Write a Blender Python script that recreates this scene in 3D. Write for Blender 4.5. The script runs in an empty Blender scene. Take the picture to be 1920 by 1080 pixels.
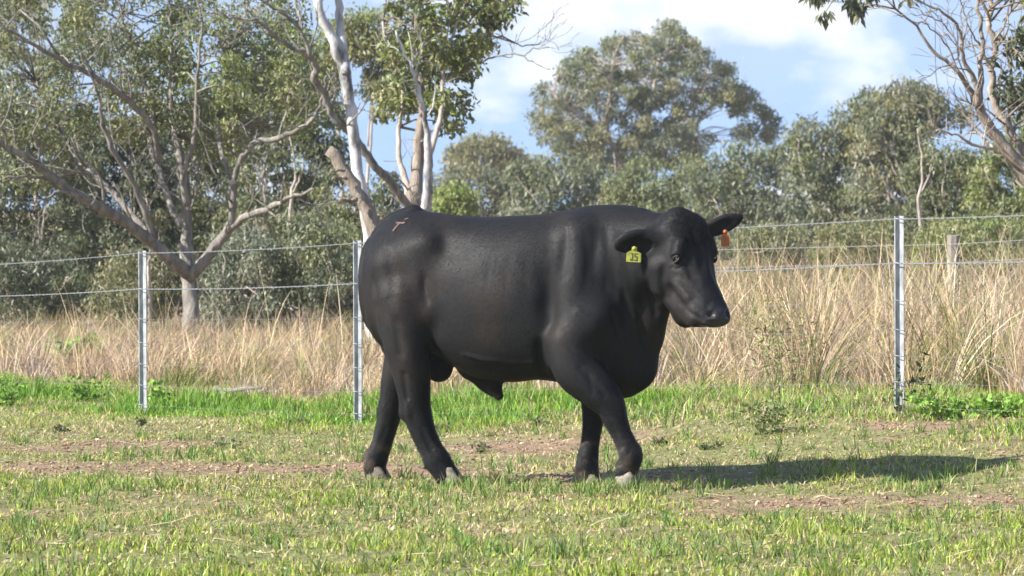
import bpy, bmesh, math, random
import numpy as np
from mathutils import Vector, Matrix
from mathutils.bvhtree import BVHTree

# ------------------------------------------------------------------ camera, sky, sun, exposure
SC = bpy.context.scene
COL = SC.collection
CAM_H, HORIZON, FPX = 1.40, 390.0, 8096.0          # eye height (m), horizon row and focal length in photo pixels
cam_data = bpy.data.cameras.new('camera')
cam = bpy.data.objects.new('camera', cam_data)
COL.objects.link(cam)
cam.location = (0, 0, CAM_H)
cam.rotation_euler = (math.radians(90) - math.atan((540 - HORIZON) / FPX), 0, 0)
cam_data.sensor_width = 36
cam_data.lens = FPX / 1920 * 36
cam_data.clip_end = 3000
cam_data.dof.use_dof = True
cam_data.dof.focus_distance = 21.8
cam_data.dof.aperture_fstop = 11
SC.camera = cam

SUN_EL, SUN_AZ = math.radians(35.0), math.atan2(-1.57, -0.66)   # sun behind the camera, to the left
sun_vec = Vector((math.cos(SUN_EL) * math.sin(SUN_AZ), math.cos(SUN_EL) * math.cos(SUN_AZ), math.sin(SUN_EL)))
sun_data = bpy.data.lights.new('sun', 'SUN')
sun = bpy.data.objects.new('sun', sun_data)
COL.objects.link(sun)
sun.location = sun_vec * 40
sun.rotation_euler = sun_vec.to_track_quat('Z', 'Y').to_euler()
sun_data.energy = 5.0
sun_data.angle = math.radians(0.53)
sun_data.color = (1.0, 0.955, 0.88)

world = bpy.data.worlds.new('World')
SC.world = world
world.use_nodes = True
wn, wl = world.node_tree.nodes, world.node_tree.links
wn.clear()
def N(nodes, t, **kw):
    n = nodes.new(t)
    for k, v in kw.items():
        setattr(n, k, v)
    return n
w_out = N(wn, 'ShaderNodeOutputWorld'); w_bg = N(wn, 'ShaderNodeBackground')
w_tc = N(wn, 'ShaderNodeTexCoord')
w_lift = N(wn, 'ShaderNodeVectorMath', operation='ADD'); w_lift.inputs[1].default_value = (0, 0, 0.22)
w_norm = N(wn, 'ShaderNodeVectorMath', operation='NORMALIZE')
w_sky = N(wn, 'ShaderNodeTexSky', sky_type='NISHITA')
w_sky.sun_disc = False
w_sky.sun_elevation = SUN_EL
w_sky.sun_rotation = SUN_AZ
w_sky.air_density = 1.2; w_sky.dust_density = 0.25; w_sky.ozone_density = 2.0
wl.new(w_tc.outputs['Generated'], w_lift.inputs[0]); wl.new(w_lift.outputs[0], w_norm.inputs[0]); wl.new(w_norm.outputs[0], w_sky.inputs['Vector'])
# clouds: broken cumulus low down, a veil of thin cloud above
w_map = N(wn, 'ShaderNodeMapping'); w_map.inputs['Scale'].default_value = (1, 1, 1.9); w_map.inputs['Location'].default_value = (0.31, 0.0, 0.055)
w_n1 = N(wn, 'ShaderNodeTexNoise'); w_n1.inputs['Scale'].default_value = 17; w_n1.inputs['Detail'].default_value = 7; w_n1.inputs['Roughness'].default_value = 0.52
w_r1 = N(wn, 'ShaderNodeValToRGB'); w_r1.color_ramp.elements[0].position = 0.50; w_r1.color_ramp.elements[1].position = 0.62
w_n2 = N(wn, 'ShaderNodeTexNoise'); w_n2.inputs['Scale'].default_value = 9; w_n2.inputs['Detail'].default_value = 4
w_r2 = N(wn, 'ShaderNodeValToRGB'); w_r2.color_ramp.elements[0].position = 0.30; w_r2.color_ramp.elements[1].position = 0.72
w_sep = N(wn, 'ShaderNodeSeparateXYZ')
w_hi = N(wn, 'ShaderNodeMapRange'); w_hi.inputs['From Min'].default_value = 0.012; w_hi.inputs['From Max'].default_value = 0.042; w_hi.inputs['To Min'].default_value = 0.12; w_hi.inputs['To Max'].default_value = 0.85
w_veil = N(wn, 'ShaderNodeMath', operation='MULTIPLY')
w_mixv = N(wn, 'ShaderNodeMixRGB'); w_mixv.inputs['Color2'].default_value = (5.6, 6.3, 7.2, 1)
w_mix = N(wn, 'ShaderNodeMixRGB'); w_mix.inputs['Color2'].default_value = (8.0, 8.2, 8.4, 1)
w_blue = N(wn, 'ShaderNodeMixRGB', blend_type='MULTIPLY'); w_blue.inputs['Fac'].default_value = 1; w_blue.inputs['Color2'].default_value = (1.5, 1.42, 1.55, 1)
wl.new(w_tc.outputs['Generated'], w_map.inputs['Vector']); wl.new(w_map.outputs[0], w_n1.inputs['Vector']); wl.new(w_map.outputs[0], w_n2.inputs['Vector'])
wl.new(w_n1.outputs['Fac'], w_r1.inputs['Fac']); wl.new(w_n2.outputs['Fac'], w_r2.inputs['Fac'])
wl.new(w_tc.outputs['Generated'], w_sep.inputs[0]); wl.new(w_sep.outputs['Z'], w_hi.inputs['Value'])
w_top = N(wn, 'ShaderNodeMapRange', interpolation_type='SMOOTHSTEP')      # the veil of far cloud thins out overhead
w_top.inputs['From Min'].default_value = 0.10; w_top.inputs['From Max'].default_value = 0.45; w_top.inputs['To Min'].default_value = 1.0; w_top.inputs['To Max'].default_value = 0.1
w_vt = N(wn, 'ShaderNodeMath', operation='MULTIPLY')
wl.new(w_sep.outputs['Z'], w_top.inputs['Value']); wl.new(w_hi.outputs[0], w_vt.inputs[0]); wl.new(w_top.outputs[0], w_vt.inputs[1])
wl.new(w_r2.outputs['Color'], w_veil.inputs[0]); wl.new(w_vt.outputs[0], w_veil.inputs[1])
wl.new(w_sky.outputs['Color'], w_blue.inputs['Color1']); wl.new(w_blue.outputs[0], w_mixv.inputs['Color1']); wl.new(w_veil.outputs[0], w_mixv.inputs['Fac'])
w_ct = N(wn, 'ShaderNodeMath', operation='MULTIPLY'); wl.new(w_r1.outputs['Color'], w_ct.inputs[0]); wl.new(w_top.outputs[0], w_ct.inputs[1])
wl.new(w_mixv.outputs[0], w_mix.inputs['Color1']); wl.new(w_ct.outputs[0], w_mix.inputs['Fac'])
wl.new(w_mix.outputs[0], w_bg.inputs['Color']); wl.new(w_bg.outputs[0], w_out.inputs['Surface'])
w_bg.inputs['Strength'].default_value = 0.066

SC.view_settings.view_transform = 'Standard'
SC.view_settings.look = 'None'
SC.view_settings.gamma = 1.0
SC.view_settings.exposure = 1.12
SC.cycles.max_bounces = 6
SC.cycles.transparent_max_bounces = 4

# ------------------------------------------------------------------ helpers
rng = np.random.default_rng(39)
random.seed(39)

def W(px, py, Y):
    """world point at depth Y seen at photo pixel (px, py)"""
    return np.array([(px - 960) / FPX * Y, Y, CAM_H - (py - HORIZON) / FPX * Y])

def link(name, mesh, parent=None, mat=None):
    o = bpy.data.objects.new(name, mesh)
    COL.objects.link(o)
    if mat is not None and mesh is not None and len(mesh.materials) == 0:
        mesh.materials.append(mat)
    if parent is not None:
        o.parent = parent
        o.matrix_parent_inverse = parent.matrix_world.inverted()
    return o

def tag(o, label=None, cat=None, group=None, kind=None):
    if label: o['label'] = label
    if cat: o['category'] = cat
    if group: o['group'] = group
    if kind: o['kind'] = kind
    return o

def empty(name, loc):
    o = bpy.data.objects.new(name, None)
    o.empty_display_size = 0.2
    o.location = loc
    COL.objects.link(o)
    o.matrix_world = Matrix.Translation(Vector(loc))
    return o

def mesh_np(name, V, F, smooth=True, colors=None):
    """V (n,3) float, F (m,k) int all of the same corner count, or list of such arrays"""
    Fs = F if isinstance(F, list) else [F]
    Fs = [f for f in Fs if len(f)]
    me = bpy.data.meshes.new(name)
    me.vertices.add(len(V))
    me.vertices.foreach_set('co', np.asarray(V, np.float32).ravel())
    nl = sum(f.size for f in Fs); npoly = sum(len(f) for f in Fs)
    me.loops.add(nl); me.polygons.add(npoly)
    me.loops.foreach_set('vertex_index', np.concatenate([f.ravel() for f in Fs]).astype(np.int32))
    tot = np.concatenate([np.full(len(f), f.shape[1]) for f in Fs])
    me.polygons.foreach_set('loop_start', (np.cumsum(tot) - tot).astype(np.int32))
    me.polygons.foreach_set('use_smooth', np.full(npoly, smooth))
    me.update(calc_edges=True)
    if colors is not None:
        a = me.color_attributes.new('tint', 'FLOAT_COLOR', 'POINT')
        c = np.ones((len(V), 4), np.float32); c[:, :3] = colors
        a.data.foreach_set('color', c.ravel())
    me.validate()
    return me

def new_mat(name):
    m = bpy.data.materials.new(name)
    m.use_nodes = True
    nt = m.node_tree
    nt.nodes.clear()
    out = nt.nodes.new('ShaderNodeOutputMaterial')
    p = nt.nodes.new('ShaderNodeBsdfPrincipled')
    nt.links.new(p.outputs[0], out.inputs['Surface'])
    return m, nt, p, out

def ramp(nt, stops):
    r = nt.nodes.new('ShaderNodeValToRGB')
    e = r.color_ramp.elements
    while len(e) < len(stops): e.new(0.5)
    for k, (pos, c) in enumerate(stops):
        e[k].position = pos; e[k].color = (*c, 1)
    return r

def noise(nt, scale, detail=5, rough=0.55, vec=None, stretch=None):
    n = nt.nodes.new('ShaderNodeTexNoise')
    n.inputs['Scale'].default_value = scale; n.inputs['Detail'].default_value = detail; n.inputs['Roughness'].default_value = rough
    tc = nt.nodes.new('ShaderNodeTexCoord')
    src = tc.outputs['Object']
    if stretch:
        mp = nt.nodes.new('ShaderNodeMapping'); mp.inputs['Scale'].default_value = stretch
        nt.links.new(src, mp.inputs['Vector']); src = mp.outputs[0]
    nt.links.new(src, n.inputs['Vector'])
    return n

def bump(nt, p, src, strength, dist):
    b = nt.nodes.new('ShaderNodeBump')
    b.inputs['Strength'].default_value = strength; b.inputs['Distance'].default_value = dist
    nt.links.new(src, b.inputs['Height']); nt.links.new(b.outputs[0], p.inputs['Normal'])

def foliage_mat(name, rough=0.5, transl=0.3, spec=0.3):
    """leaf or blade surface coloured by the per-leaf tint, a little light passing through"""
    m, nt, p, out = new_mat(name)
    a = nt.nodes.new('ShaderNodeVertexColor'); a.layer_name = 'tint'
    nt.links.new(a.outputs['Color'], p.inputs['Base Color'])
    p.inputs['Roughness'].default_value = rough
    p.inputs['Specular IOR Level'].default_value = spec
    t = nt.nodes.new('ShaderNodeBsdfTranslucent'); nt.links.new(a.outputs['Color'], t.inputs['Color'])
    mx = nt.nodes.new('ShaderNodeMixShader'); mx.inputs[0].default_value = transl
    nt.links.new(p.outputs[0], mx.inputs[1]); nt.links.new(t.outputs[0], mx.inputs[2]); nt.links.new(mx.outputs[0], out.inputs['Surface'])
    return m

def bark_mat(name, stops, scale=6, stretch=(3, 3, 0.6), bumpd=0.02, rough=0.85):
    m, nt, p, out = new_mat(name)
    n = noise(nt, scale, 6, 0.6, stretch=stretch)
    r = ramp(nt, stops)
    nt.links.new(n.outputs['Fac'], r.inputs['Fac']); nt.links.new(r.outputs[0], p.inputs['Base Color'])
    p.inputs['Roughness'].default_value = rough
    n2 = noise(nt, scale * 5, 4, 0.6, stretch=stretch)
    bump(nt, p, n2.outputs['Fac'], 0.6, bumpd)
    return m

def plain_mat(name, col, rough=0.5, metal=0.0, var=0.15, scale=30, bumpd=0.0):
    m, nt, p, out = new_mat(name)
    n = noise(nt, scale, 4)
    r = ramp(nt, [(0.3, tuple(c * (1 - var) for c in col)), (0.7, tuple(min(1, c * (1 + var)) for c in col))])
    nt.links.new(n.outputs['Fac'], r.inputs['Fac']); nt.links.new(r.outputs[0], p.inputs['Base Color'])
    p.inputs['Roughness'].default_value = rough; p.inputs['Metallic'].default_value = metal
    if bumpd: bump(nt, p, n.outputs['Fac'], 0.5, bumpd)
    return m

def tube(pts, radii, seg=8, wob=0.0, caps=True):
    """tapered tube along pts -> V, F(quads) ; ends closed with small fans of quads omitted (tip radius small)"""
    pts = np.asarray(pts, float); radii = np.asarray(radii, float)
    n = len(pts)
    T = np.gradient(pts, axis=0); T /= np.linalg.norm(T, axis=1)[:, None] + 1e-9
    ref = np.array([0.3, 1.0, 0.2]); ref /= np.linalg.norm(ref)
    A = np.cross(T, ref); A /= np.linalg.norm(A, axis=1)[:, None] + 1e-9
    B = np.cross(T, A)
    ang = np.linspace(0, 2 * np.pi, seg, endpoint=False)
    rr = radii[:, None] * (1 + (rng.normal(0, wob, (n, seg)) if wob else 0))
    V = pts[:, None, :] + rr[..., None] * (A[:, None, :] * np.cos(ang)[None, :, None] + B[:, None, :] * np.sin(ang)[None, :, None])
    V = V.reshape(-1, 3)
    i = np.arange(n - 1)[:, None] * seg; j = np.arange(seg)[None, :]; j2 = (j + 1) % seg
    F = np.stack([i + j, i + j2, i + seg + j2, i + seg + j], -1).reshape(-1, 4)
    if caps:                                  # close both ends with a centre vertex
        V = np.vstack([V, pts[0], pts[-1]])
        c0, c1 = n * seg, n * seg + 1
        j = np.arange(0, seg, 1); j2 = (j + 1) % seg
        base = (n - 1) * seg
        f0 = np.stack([np.full(seg, c0), j2, j, j], -1); f1 = np.stack([np.full(seg, c1), base + j, base + j2, base + j2], -1)
        return V, F, np.vstack([f0[:, :3], f1[:, :3]])
    return V, F, np.zeros((0, 3), int)

class Builder:
    """collects geometry of ONE part"""
    def __init__(self): self.V = []; self.Q = []; self.T = []; self.C = []; self.n = 0
    def add(self, V, Q=None, T=None, C=None):
        if Q is not None and len(Q): self.Q.append(np.asarray(Q) + self.n)
        if T is not None and len(T): self.T.append(np.asarray(T) + self.n)
        self.V.append(np.asarray(V, float)); self.n += len(V)
        if C is not None: self.C.append(np.broadcast_to(C, (len(V), 3)))
    def tube(self, pts, radii, seg=8, wob=0.0, C=None):
        self.add(*tube(pts, radii, seg, wob), C=C)
    def mesh(self, name, smooth=True):
        F = []
        if self.Q: F.append(np.vstack(self.Q))
        if self.T: F.append(np.vstack(self.T))
        return mesh_np(name, np.vstack(self.V), F, smooth, np.vstack(self.C) if self.C else None)

def hermite(xs, ys, x):
    """smooth interpolation through stations (finite-difference tangents)"""
    xs = np.asarray(xs, float); ys = np.asarray(ys, float)
    m = np.gradient(ys, xs)
    x = np.clip(x, xs[0], xs[-1])
    k = np.clip(np.searchsorted(xs, x) - 1, 0, len(xs) - 2)
    h = xs[k + 1] - xs[k]; t = (x - xs[k]) / h
    return ((2*t**3 - 3*t**2 + 1) * ys[k] + (t**3 - 2*t**2 + t) * h * m[k] + (-2*t**3 + 3*t**2) * ys[k+1] + (t**3 - t**2) * h * m[k+1])

def resample(pts, n):
    pts = np.asarray(pts, float)
    d = np.r_[0, np.cumsum(np.linalg.norm(np.diff(pts[:, :3], axis=0), axis=1))]
    s = np.linspace(0, d[-1], n)
    return np.stack([hermite(d, pts[:, k], s) for k in range(pts.shape[1])], 1)

def sstep(a, b, x):
    t = np.clip((np.asarray(x, float) - a) / (b - a), 0, 1)
    return t * t * (3 - 2 * t)

_G = np.random.default_rng(5).random((64, 64))
def vnoise(x, y):
    """cheap smooth value noise on the plane, 0..1"""
    x = np.asarray(x, float); y = np.asarray(y, float)
    xi = np.floor(x).astype(int); yi = np.floor(y).astype(int); fx = x - xi; fy = y - yi
    fx = fx*fx*(3-2*fx); fy = fy*fy*(3-2*fy)
    g = lambda a, b: _G[a % 64, b % 64]
    return (g(xi, yi)*(1-fx) + g(xi+1, yi)*fx)*(1-fy) + (g(xi, yi+1)*(1-fx) + g(xi+1, yi+1)*fx)*fy
def fnoise(x, y):
    return 0.55*vnoise(x, y) + 0.28*vnoise(2.1*x+7, 2.1*y+3) + 0.17*vnoise(4.3*x+1, 4.3*y+9)

# ------------------------------------------------------------------ terrain
FA, FB = np.array([-2.54, 29.7]), np.array([2.206, 24.57])     # fence line on the ground
FT = (FB - FA) / np.linalg.norm(FB - FA)
FN = np.array([-FT[1], FT[0]])
if FN[1] < 0: FN = -FN
def beyond(x, y):
    return (np.asarray(x) - FA[0]) * FN[0] + (np.asarray(y) - FA[1]) * FN[1]
def ground_z(x, y):
    x = np.asarray(x, float); y = np.asarray(y, float)
    z = -0.012 + 0.235 * sstep(-1.6, 2.4, x) * sstep(-2.6, 0.2, beyond(x, y))
    z = z + (fnoise(x * 1.6, y * 1.6) - 0.5) * 0.05 * sstep(0.0, 1.2, np.hypot(x - 0.0, (y - 22) * 0.8) - 0.6)
    z = z + (fnoise(x * 7, y * 7) - 0.5) * 0.02
    return z
def bare(x, y):
    """0..1: trodden bare soil and thin thatch"""
    e = (fnoise(x * 1.3 + 4, y * 0.9) - 0.5)
    f = (fnoise(x * 5 + 2, y * 4) - 0.5)
    b1 = (.25 + 1.25 * fnoise(x * 2.3 + 31, y * 1.6)) * np.exp(-((y - 23.0 + 0.10 * x - 1.6 * e) / 0.75) ** 2) * sstep(0.4, -0.6, x)           # track left of the bull
    b2 = (.2 + 1.3 * fnoise(x * 2.1 + 17, y * 1.5)) * np.exp(-((y - 20.5 - 0.12 * (x - 1.5) + 1.6 * e) / 0.70) ** 2) * sstep(0.5, 1.0, x)     # track right in front
    b3 = 0.85 * np.exp(-((y - 24.8 + 0.35 * x) / 0.9) ** 2) * sstep(0.42, 0.6, fnoise(x * 0.9, y * 0.8 + 5))
    b4 = 0.45 * sstep(0.55, 0.75, fnoise(x * 1.1 + 9, y * 0.7))
    b5 = 0.9 * np.exp(-(((x - 0.3) / 0.9) ** 2 + ((y - 22.6) / 0.35) ** 2))
    return np.clip(np.maximum.reduce([b1, b2, b3, b4, b5]) + f * 0.9, 0, 1)

def build_ground():
    # fine sheet near the paddock grading out to the horizon in one mesh
    xs = np.unique(np.r_[np.linspace(-900, -60, 8), np.linspace(-60, -7, 18), np.arange(-7, 7.01, 0.07), np.linspace(7, 60, 18), np.linspace(60, 900, 8)])
    ys = np.unique(np.r_[np.linspace(-60, 14, 10), np.arange(14, 36, 0.07), np.linspace(36, 90, 40), np.linspace(90, 2500, 14)])
    X, Y = np.meshgrid(xs, ys, indexing='ij')
    Z = ground_z(X, Y)
    V = np.stack([X, Y, Z], -1).reshape(-1, 3)
    i, j = np.meshgrid(np.arange(len(xs) - 1), np.arange(len(ys) - 1), indexing='ij')
    a = i * len(ys) + j
    F = np.stack([a, a + len(ys), a + len(ys) + 1, a + 1], -1).reshape(-1, 4)
    b = bare(V[:, 0], V[:, 1])
    s = beyond(V[:, 0], V[:, 1])
    thatch = np.array([0.245, 0.265, 0.095]); soil = np.array([0.37, 0.245, 0.165])
    straw = np.array([0.26, 0.19, 0.11])
    c = thatch * (1 - b[:, None]) + soil * b[:, None]
    k = sstep(2.2, 3.0, s)[:, None]
    c = c * (1 - k) + straw * k
    me = mesh_np('ground', V, F, True, c)
    m, nt, p, out = new_mat('paddock soil and thatch')
    a = nt.nodes.new('ShaderNodeVertexColor'); a.layer_name = 'tint'
    n = noise(nt, 9, 8, 0.65); r = ramp(nt, [(0.3, (0.55, 0.55, 0.55)), (0.7, (1.3, 1.25, 1.2))])
    mx = nt.nodes.new('ShaderNodeMixRGB'); mx.blend_type = 'MULTIPLY'; mx.inputs[0].default_value = 1
    nt.links.new(n.outputs['Fac'], r.inputs['Fac']); nt.links.new(a.outputs['Color'], mx.inputs[1]); nt.links.new(r.outputs[0], mx.inputs[2])
    nt.links.new(mx.outputs[0], p.inputs['Base Color']); p.inputs['Roughness'].default_value = 0.95
    n2 = noise(nt, 40, 6, 0.7); bump(nt, p, n2.outputs['Fac'], 1.0, 0.03)
    tag(link('ground', me, None, m), kind='structure')
build_ground()

# ------------------------------------------------------------------ bull
YAW = math.radians(20); CA, SA = math.cos(YAW), math.sin(YAW)
BX, BY = 0.0, 22.0
def L(px, py, y=0.0):
    """photo pixel -> bull-local (x forward, y to its left/away, z up) for a point at local y"""
    x = 0.0
    for _ in range(6):
        Yw = BY - x * SA + y * CA
        Xw = (px - 960) / FPX * Yw - BX
        x = (Xw - y * SA) / CA
    Yw = BY - x * SA + y * CA
    return np.array([x, y, CAM_H - (py - HORIZON) / FPX * Yw])

def build_bull():
    h = 0.0080
    lo = np.array([-1.02, -0.62, -0.04]); hi = np.array([1.30, 0.50, 1.55])
    nx, ny, nz = [int(v) + 1 for v in (hi - lo) / h]
    gx = (lo[0] + h * np.arange(nx)).astype(np.float32); gy = (lo[1] + h * np.arange(ny)).astype(np.float32); gz = (lo[2] + h * np.arange(nz)).astype(np.float32)
    Fd = np.full((nx, ny, nz), 0.5, np.float32)
    def window(b0, b1):
        s = []
        for g, a, b in zip((gx, gy, gz), b0, b1):
            i0 = max(0, int(np.searchsorted(g, a)) - 1); i1 = min(len(g), int(np.searchsorted(g, b)) + 1)
            s.append(slice(i0, max(i1, i0 + 1)))
        return tuple(s)
    def coords(s):
        return gx[s[0]][:, None, None], gy[s[1]][None, :, None], gz[s[2]][None, None, :]
    def smin(a, b, k):
        hh = np.clip(0.5 + 0.5 * (b - a) / k, 0, 1)
        return b * (1 - hh) + a * hh - k * hh * (1 - hh)
    def cone(a, b, ra, rb, k=0.03, sy=1.0):
        a = np.asarray(a, float); b = np.asarray(b, float); R = max(ra, rb) * max(1, sy) + k + 0.03
        s = window(np.minimum(a, b) - R, np.maximum(a, b) + R)
        x, y, z = coords(s)
        ab = b - a
        # lateral squash about the axis point
        l2 = ab.dot(ab) + 1e-9
        t = np.clip(((x - a[0]) * ab[0] + (y - a[1]) * ab[1] + (z - a[2]) * ab[2]) / l2, 0, 1)
        dx = x - (a[0] + t * ab[0]); dy = (y - (a[1] + t * ab[1])) / sy; dz = z - (a[2] + t * ab[2])
        d = (np.sqrt(dx*dx + dy*dy + dz*dz) - (ra + t * (rb - ra))) * min(1.0, sy ** 0.5)
        Fd[s] = smin(Fd[s], d.astype(np.float32), k)
    def chain(pts, k=0.025, sy=1.0):
        # limbs: one swept distance with smoothly varying radius, so joints do not bulge
        A = np.array([np.r_[p, r] for p, r in pts]); A = resample(A, 6 * len(pts))
        R = A[:, 3].max() + k + .03; s = window(A[:, :3].min(0) - R, A[:, :3].max(0) + R); x, y, z = coords(s)
        D = np.full(Fd[s].shape, .5, np.float32)
        for a, b in zip(A[:-1], A[1:]):
            ab = b[:3] - a[:3]
            t = np.clip(((x - a[0]) * ab[0] + (y - a[1]) * ab[1] + (z - a[2]) * ab[2]) / (ab.dot(ab) + 1e-9), 0, 1)
            d = np.sqrt((x - a[0] - t*ab[0])**2 + ((y - a[1] - t*ab[1])/sy)**2 + (z - a[2] - t*ab[2])**2) - (a[3] + t * (b[3] - a[3]))
            np.minimum(D, d.astype(np.float32), out=D)
        Fd[s] = smin(Fd[s], D, k)
    def ell(c, axes, rad, k=0.02, sub=False):
        """ellipsoid with local axes (rows) ; sub carves it away"""
        c = np.asarray(c, float); A = np.asarray(axes, float); R = max(rad) + k + 0.03
        s = window(c - R, c + R); x, y, z = coords(s)
        q = [((x - c[0]) * A[i][0] + (y - c[1]) * A[i][1] + (z - c[2]) * A[i][2]) / rad[i] for i in range(3)]
        r = np.sqrt(q[0]**2 + q[1]**2 + q[2]**2)
        g = np.sqrt((q[0]/rad[0])**2 + (q[1]/rad[1])**2 + (q[2]/rad[2])**2) + 1e-6
        d = (r * (r - 1) / g).astype(np.float32)
        if sub: Fd[s] = -smin(-Fd[s], d, k)
        else: Fd[s] = smin(Fd[s], d, k)
    def loft(O, U, Vv, Ww, st, k=0.03, ext=0.35):
        """st: u, v_low, v_high, half width, exponent"""
        st = np.asarray(st, float); O = np.asarray(O, float)
        cor = [O + U*u + Vv*v + Ww*w for u in (st[0,0], st[-1,0]) for v in (st[:,1].min(), st[:,2].max()) for w in (-st[:,3].max(), st[:,3].max())]
        cor = np.array(cor); s = window(cor.min(0) - 0.06, cor.max(0) + 0.06); x, y, z = coords(s)
        u = (x-O[0])*U[0] + (y-O[1])*U[1] + (z-O[2])*U[2]
        v = (x-O[0])*Vv[0] + (y-O[1])*Vv[1] + (z-O[2])*Vv[2]
        w = (x-O[0])*Ww[0] + (y-O[1])*Ww[1] + (z-O[2])*Ww[2]
        us = np.linspace(st[0,0], st[-1,0], 200)
        T = [hermite(st[:,0], st[:,c], us) for c in (1, 2, 3, 4)]
        uc = np.clip(u, st[0,0], st[-1,0])
        lo_, hi_, hw, pe = [np.interp(uc, us, t) for t in T]
        hv = np.maximum((hi_ - lo_) / 2, 0.004); vc = (hi_ + lo_) / 2; hw = np.maximum(hw, 0.004)
        r = ((np.abs(w) / hw) ** pe + (np.abs(v - vc) / hv) ** pe) ** (1 / pe)
        d = (r - 1) * np.minimum(hw, hv) * 0.92
        du = np.abs(u - uc)
        d = np.where(du > 0, np.sqrt(np.maximum(d, 0)**2 + du**2), d).astype(np.float32)
        d = np.broadcast_to(d, Fd[s].shape)
        Fd[s] = smin(Fd[s], d, k)
    def dent(c, rad, amp):
        """push the skin in (amp > 0) or out around c, on both sides of the animal"""
        c = np.asarray(c, float); rad = np.asarray(rad, float)
        for sgn in (1, -1):
            cc = c * np.array([1, sgn, 1]); s = window(cc - 2.6 * rad, cc + 2.6 * rad); x, y, z = coords(s)
            Fd[s] += (amp * np.exp(-((x-cc[0])/rad[0])**2 - ((y-cc[1])/rad[1])**2 - ((z-cc[2])/rad[2])**2)).astype(np.float32)
    def hit(px, py):
        """first skin point on the sight line through a photo pixel"""
        for yy in np.arange(-.60, .48, .003):
            q = L(px, py, yy); i = np.round((q - lo) / h).astype(int)
            if (i >= 0).all() and i[0] < nx and i[1] < ny and i[2] < nz and Fd[tuple(i)] < 0: return q
        return None
    def bulge(c, r, amp):
        r = np.broadcast_to(np.asarray(r, float), 3); s = window(c - 2.5 * r, c + 2.5 * r); x, y, z = coords(s)
        Fd[s] += (amp * np.exp(-((x-c[0])/r[0])**2 - ((y-c[1])/r[1])**2 - ((z-c[2])/r[2])**2)).astype(np.float32)
    def crease(path, r, amp):
        """furrow (amp > 0) or ridge along a path of photo pixels"""
        P_ = resample(np.array(path, float), max(3, int(sum(math.dist(a, b) for a, b in zip(path[:-1], path[1:])) / FPX * BY / (r * .8)) + 1)) if len(path) > 1 else np.array(path, float)
        pts = [hit(*p) for p in P_]
        for p in pts:
            if p is not None: bulge(p, r, amp * (.62 if len(pts) > 1 else 1))
    ex, ey, ez = np.eye(3)
    # ---- trunk, traced in outline
    tr = [(685, 498, 525, .03, 2.0), (691, 462, 585, .135, 2.1), (708, 437, 632, .195, 2.2), (738, 411, 656, .235, 2.3), (775, 396, 662, .252, 2.4),
          (812, 398, 660, .268, 2.4), (860, 404, 688, .292, 2.4), (905, 407, 708, .315, 2.4), (960, 405, 716, .330, 2.4), (1015, 402, 712, .325, 2.4),
          (1060, 395, 718, .300, 2.3), (1110, 390, 728, .272, 2.2), (1160, 388, 738, .235, 2.2), (1195, 393, 722, .185, 2.1), (1222, 412, 676, .12, 2.0), (1240, 470, 620, .05, 2.0)]
    st = []
    for px, t, b, hw, pe in tr:
        a = L(px, t); c = L(px, b)
        st.append(((a[0] + c[0]) / 2, c[2], a[2], hw, pe))
    loft((0, 0, 0), ex, ez, ey, st)
    # ---- neck, crest, brisket
    HY = -0.10
    cone(L(1120, 508), L(1232, 486, HY * 0.8), 0.265, 0.185, 0.06, 0.80)
    cone(L(1120, 452), L(1262, 448, HY), 0.155, 0.125, 0.06, 0.9)
    cone(L(1174, 672), L(1222, 560, HY * .5), 0.146, 0.112, 0.06, 0.62)
    cone(L(1168, 700), L(1192, 690), 0.105, 0.10, 0.05, 0.8)
    # ---- tail
    chain([(L(775, 400), .045), (L(728, 420, .01), .04), (L(697, 470, .03), .034), (L(700, 560, .06), .028), (L(722, 650, .07), .022), (L(750, 700, .06), .02), (L(765, 740, .04), .035), (L(770, 780, .03), .012)], 0.03)
    # ---- quarters and legs
    for sg in (-1, 1):
        cone(L(752, 500, .13*sg), L(765, 610, .16*sg), .165, .135, .06)
        cone(L(795, 470, .17*sg), L(800, 585, .19*sg), .10, .085, .07)
        cone(L(1088, 450, .13*sg), L(1085, 620, .215*sg), .11, .125, .07)
        cone(L(1120, 590, .19*sg), L(1065, 650, .22*sg), .105, .115, .06)
    # near hind
    y = -.21
    chain([(L(757, 560, -.18), .150), (L(764, 650, y), .118), (L(774, 715, y), .090), (L(781, 768, y), .073), (L(793, 808, y), .063), (L(811, 848, y), .060), (L(819, 862, y), .065), (L(832, 882, y), .060), (L(838, 893, y), .058)], .03)
    cone(L(776, 760, y), L(765, 772, y), .058, .045, .03)
    # far hind
    y = .20
    chain([(L(757, 560, .18), .145), (L(762, 650, y), .112), (L(744, 715, y), .082), (L(733, 768, y), .062), (L(722, 810, y), .055), (L(711, 846, y), .055), (L(706, 857, y), .060), (L(703, 876, y), .056), (L(704, 884, y), .055)], .03)
    cone(L(731, 760, y), L(722, 772, y), .050, .038, .03)
    # near fore, swinging forward
    y = -.24
    chain([(L(1072, 640, -.22), .135), (L(1082, 690, y), .120), (L(1120, 730, y), .098), (L(1147, 764, y), .070), (L(1153, 782, y), .062), (L(1165, 812, y), .050), (L(1178, 840, y), .053), (L(1183, 853, y), .059), (L(1180, 872, y), .053), (L(1173, 886, y), .050)], .028)
    for a in (-.022, .022): cone(L(1163, 868, y + a), L(1160, 875, y + a), .017, .010, .01)
    # far fore
    y = .20
    chain([(L(1100, 640, .2), .12), (L(1114, 710, y), .085), (L(1114, 770, y), .060), (L(1111, 800, y), .050), (L(1106, 838, y), .047), (L(1102, 862, y), .055), (L(1102, 880, y), .056), (L(1105, 895, y), .055)], .028)
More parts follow.
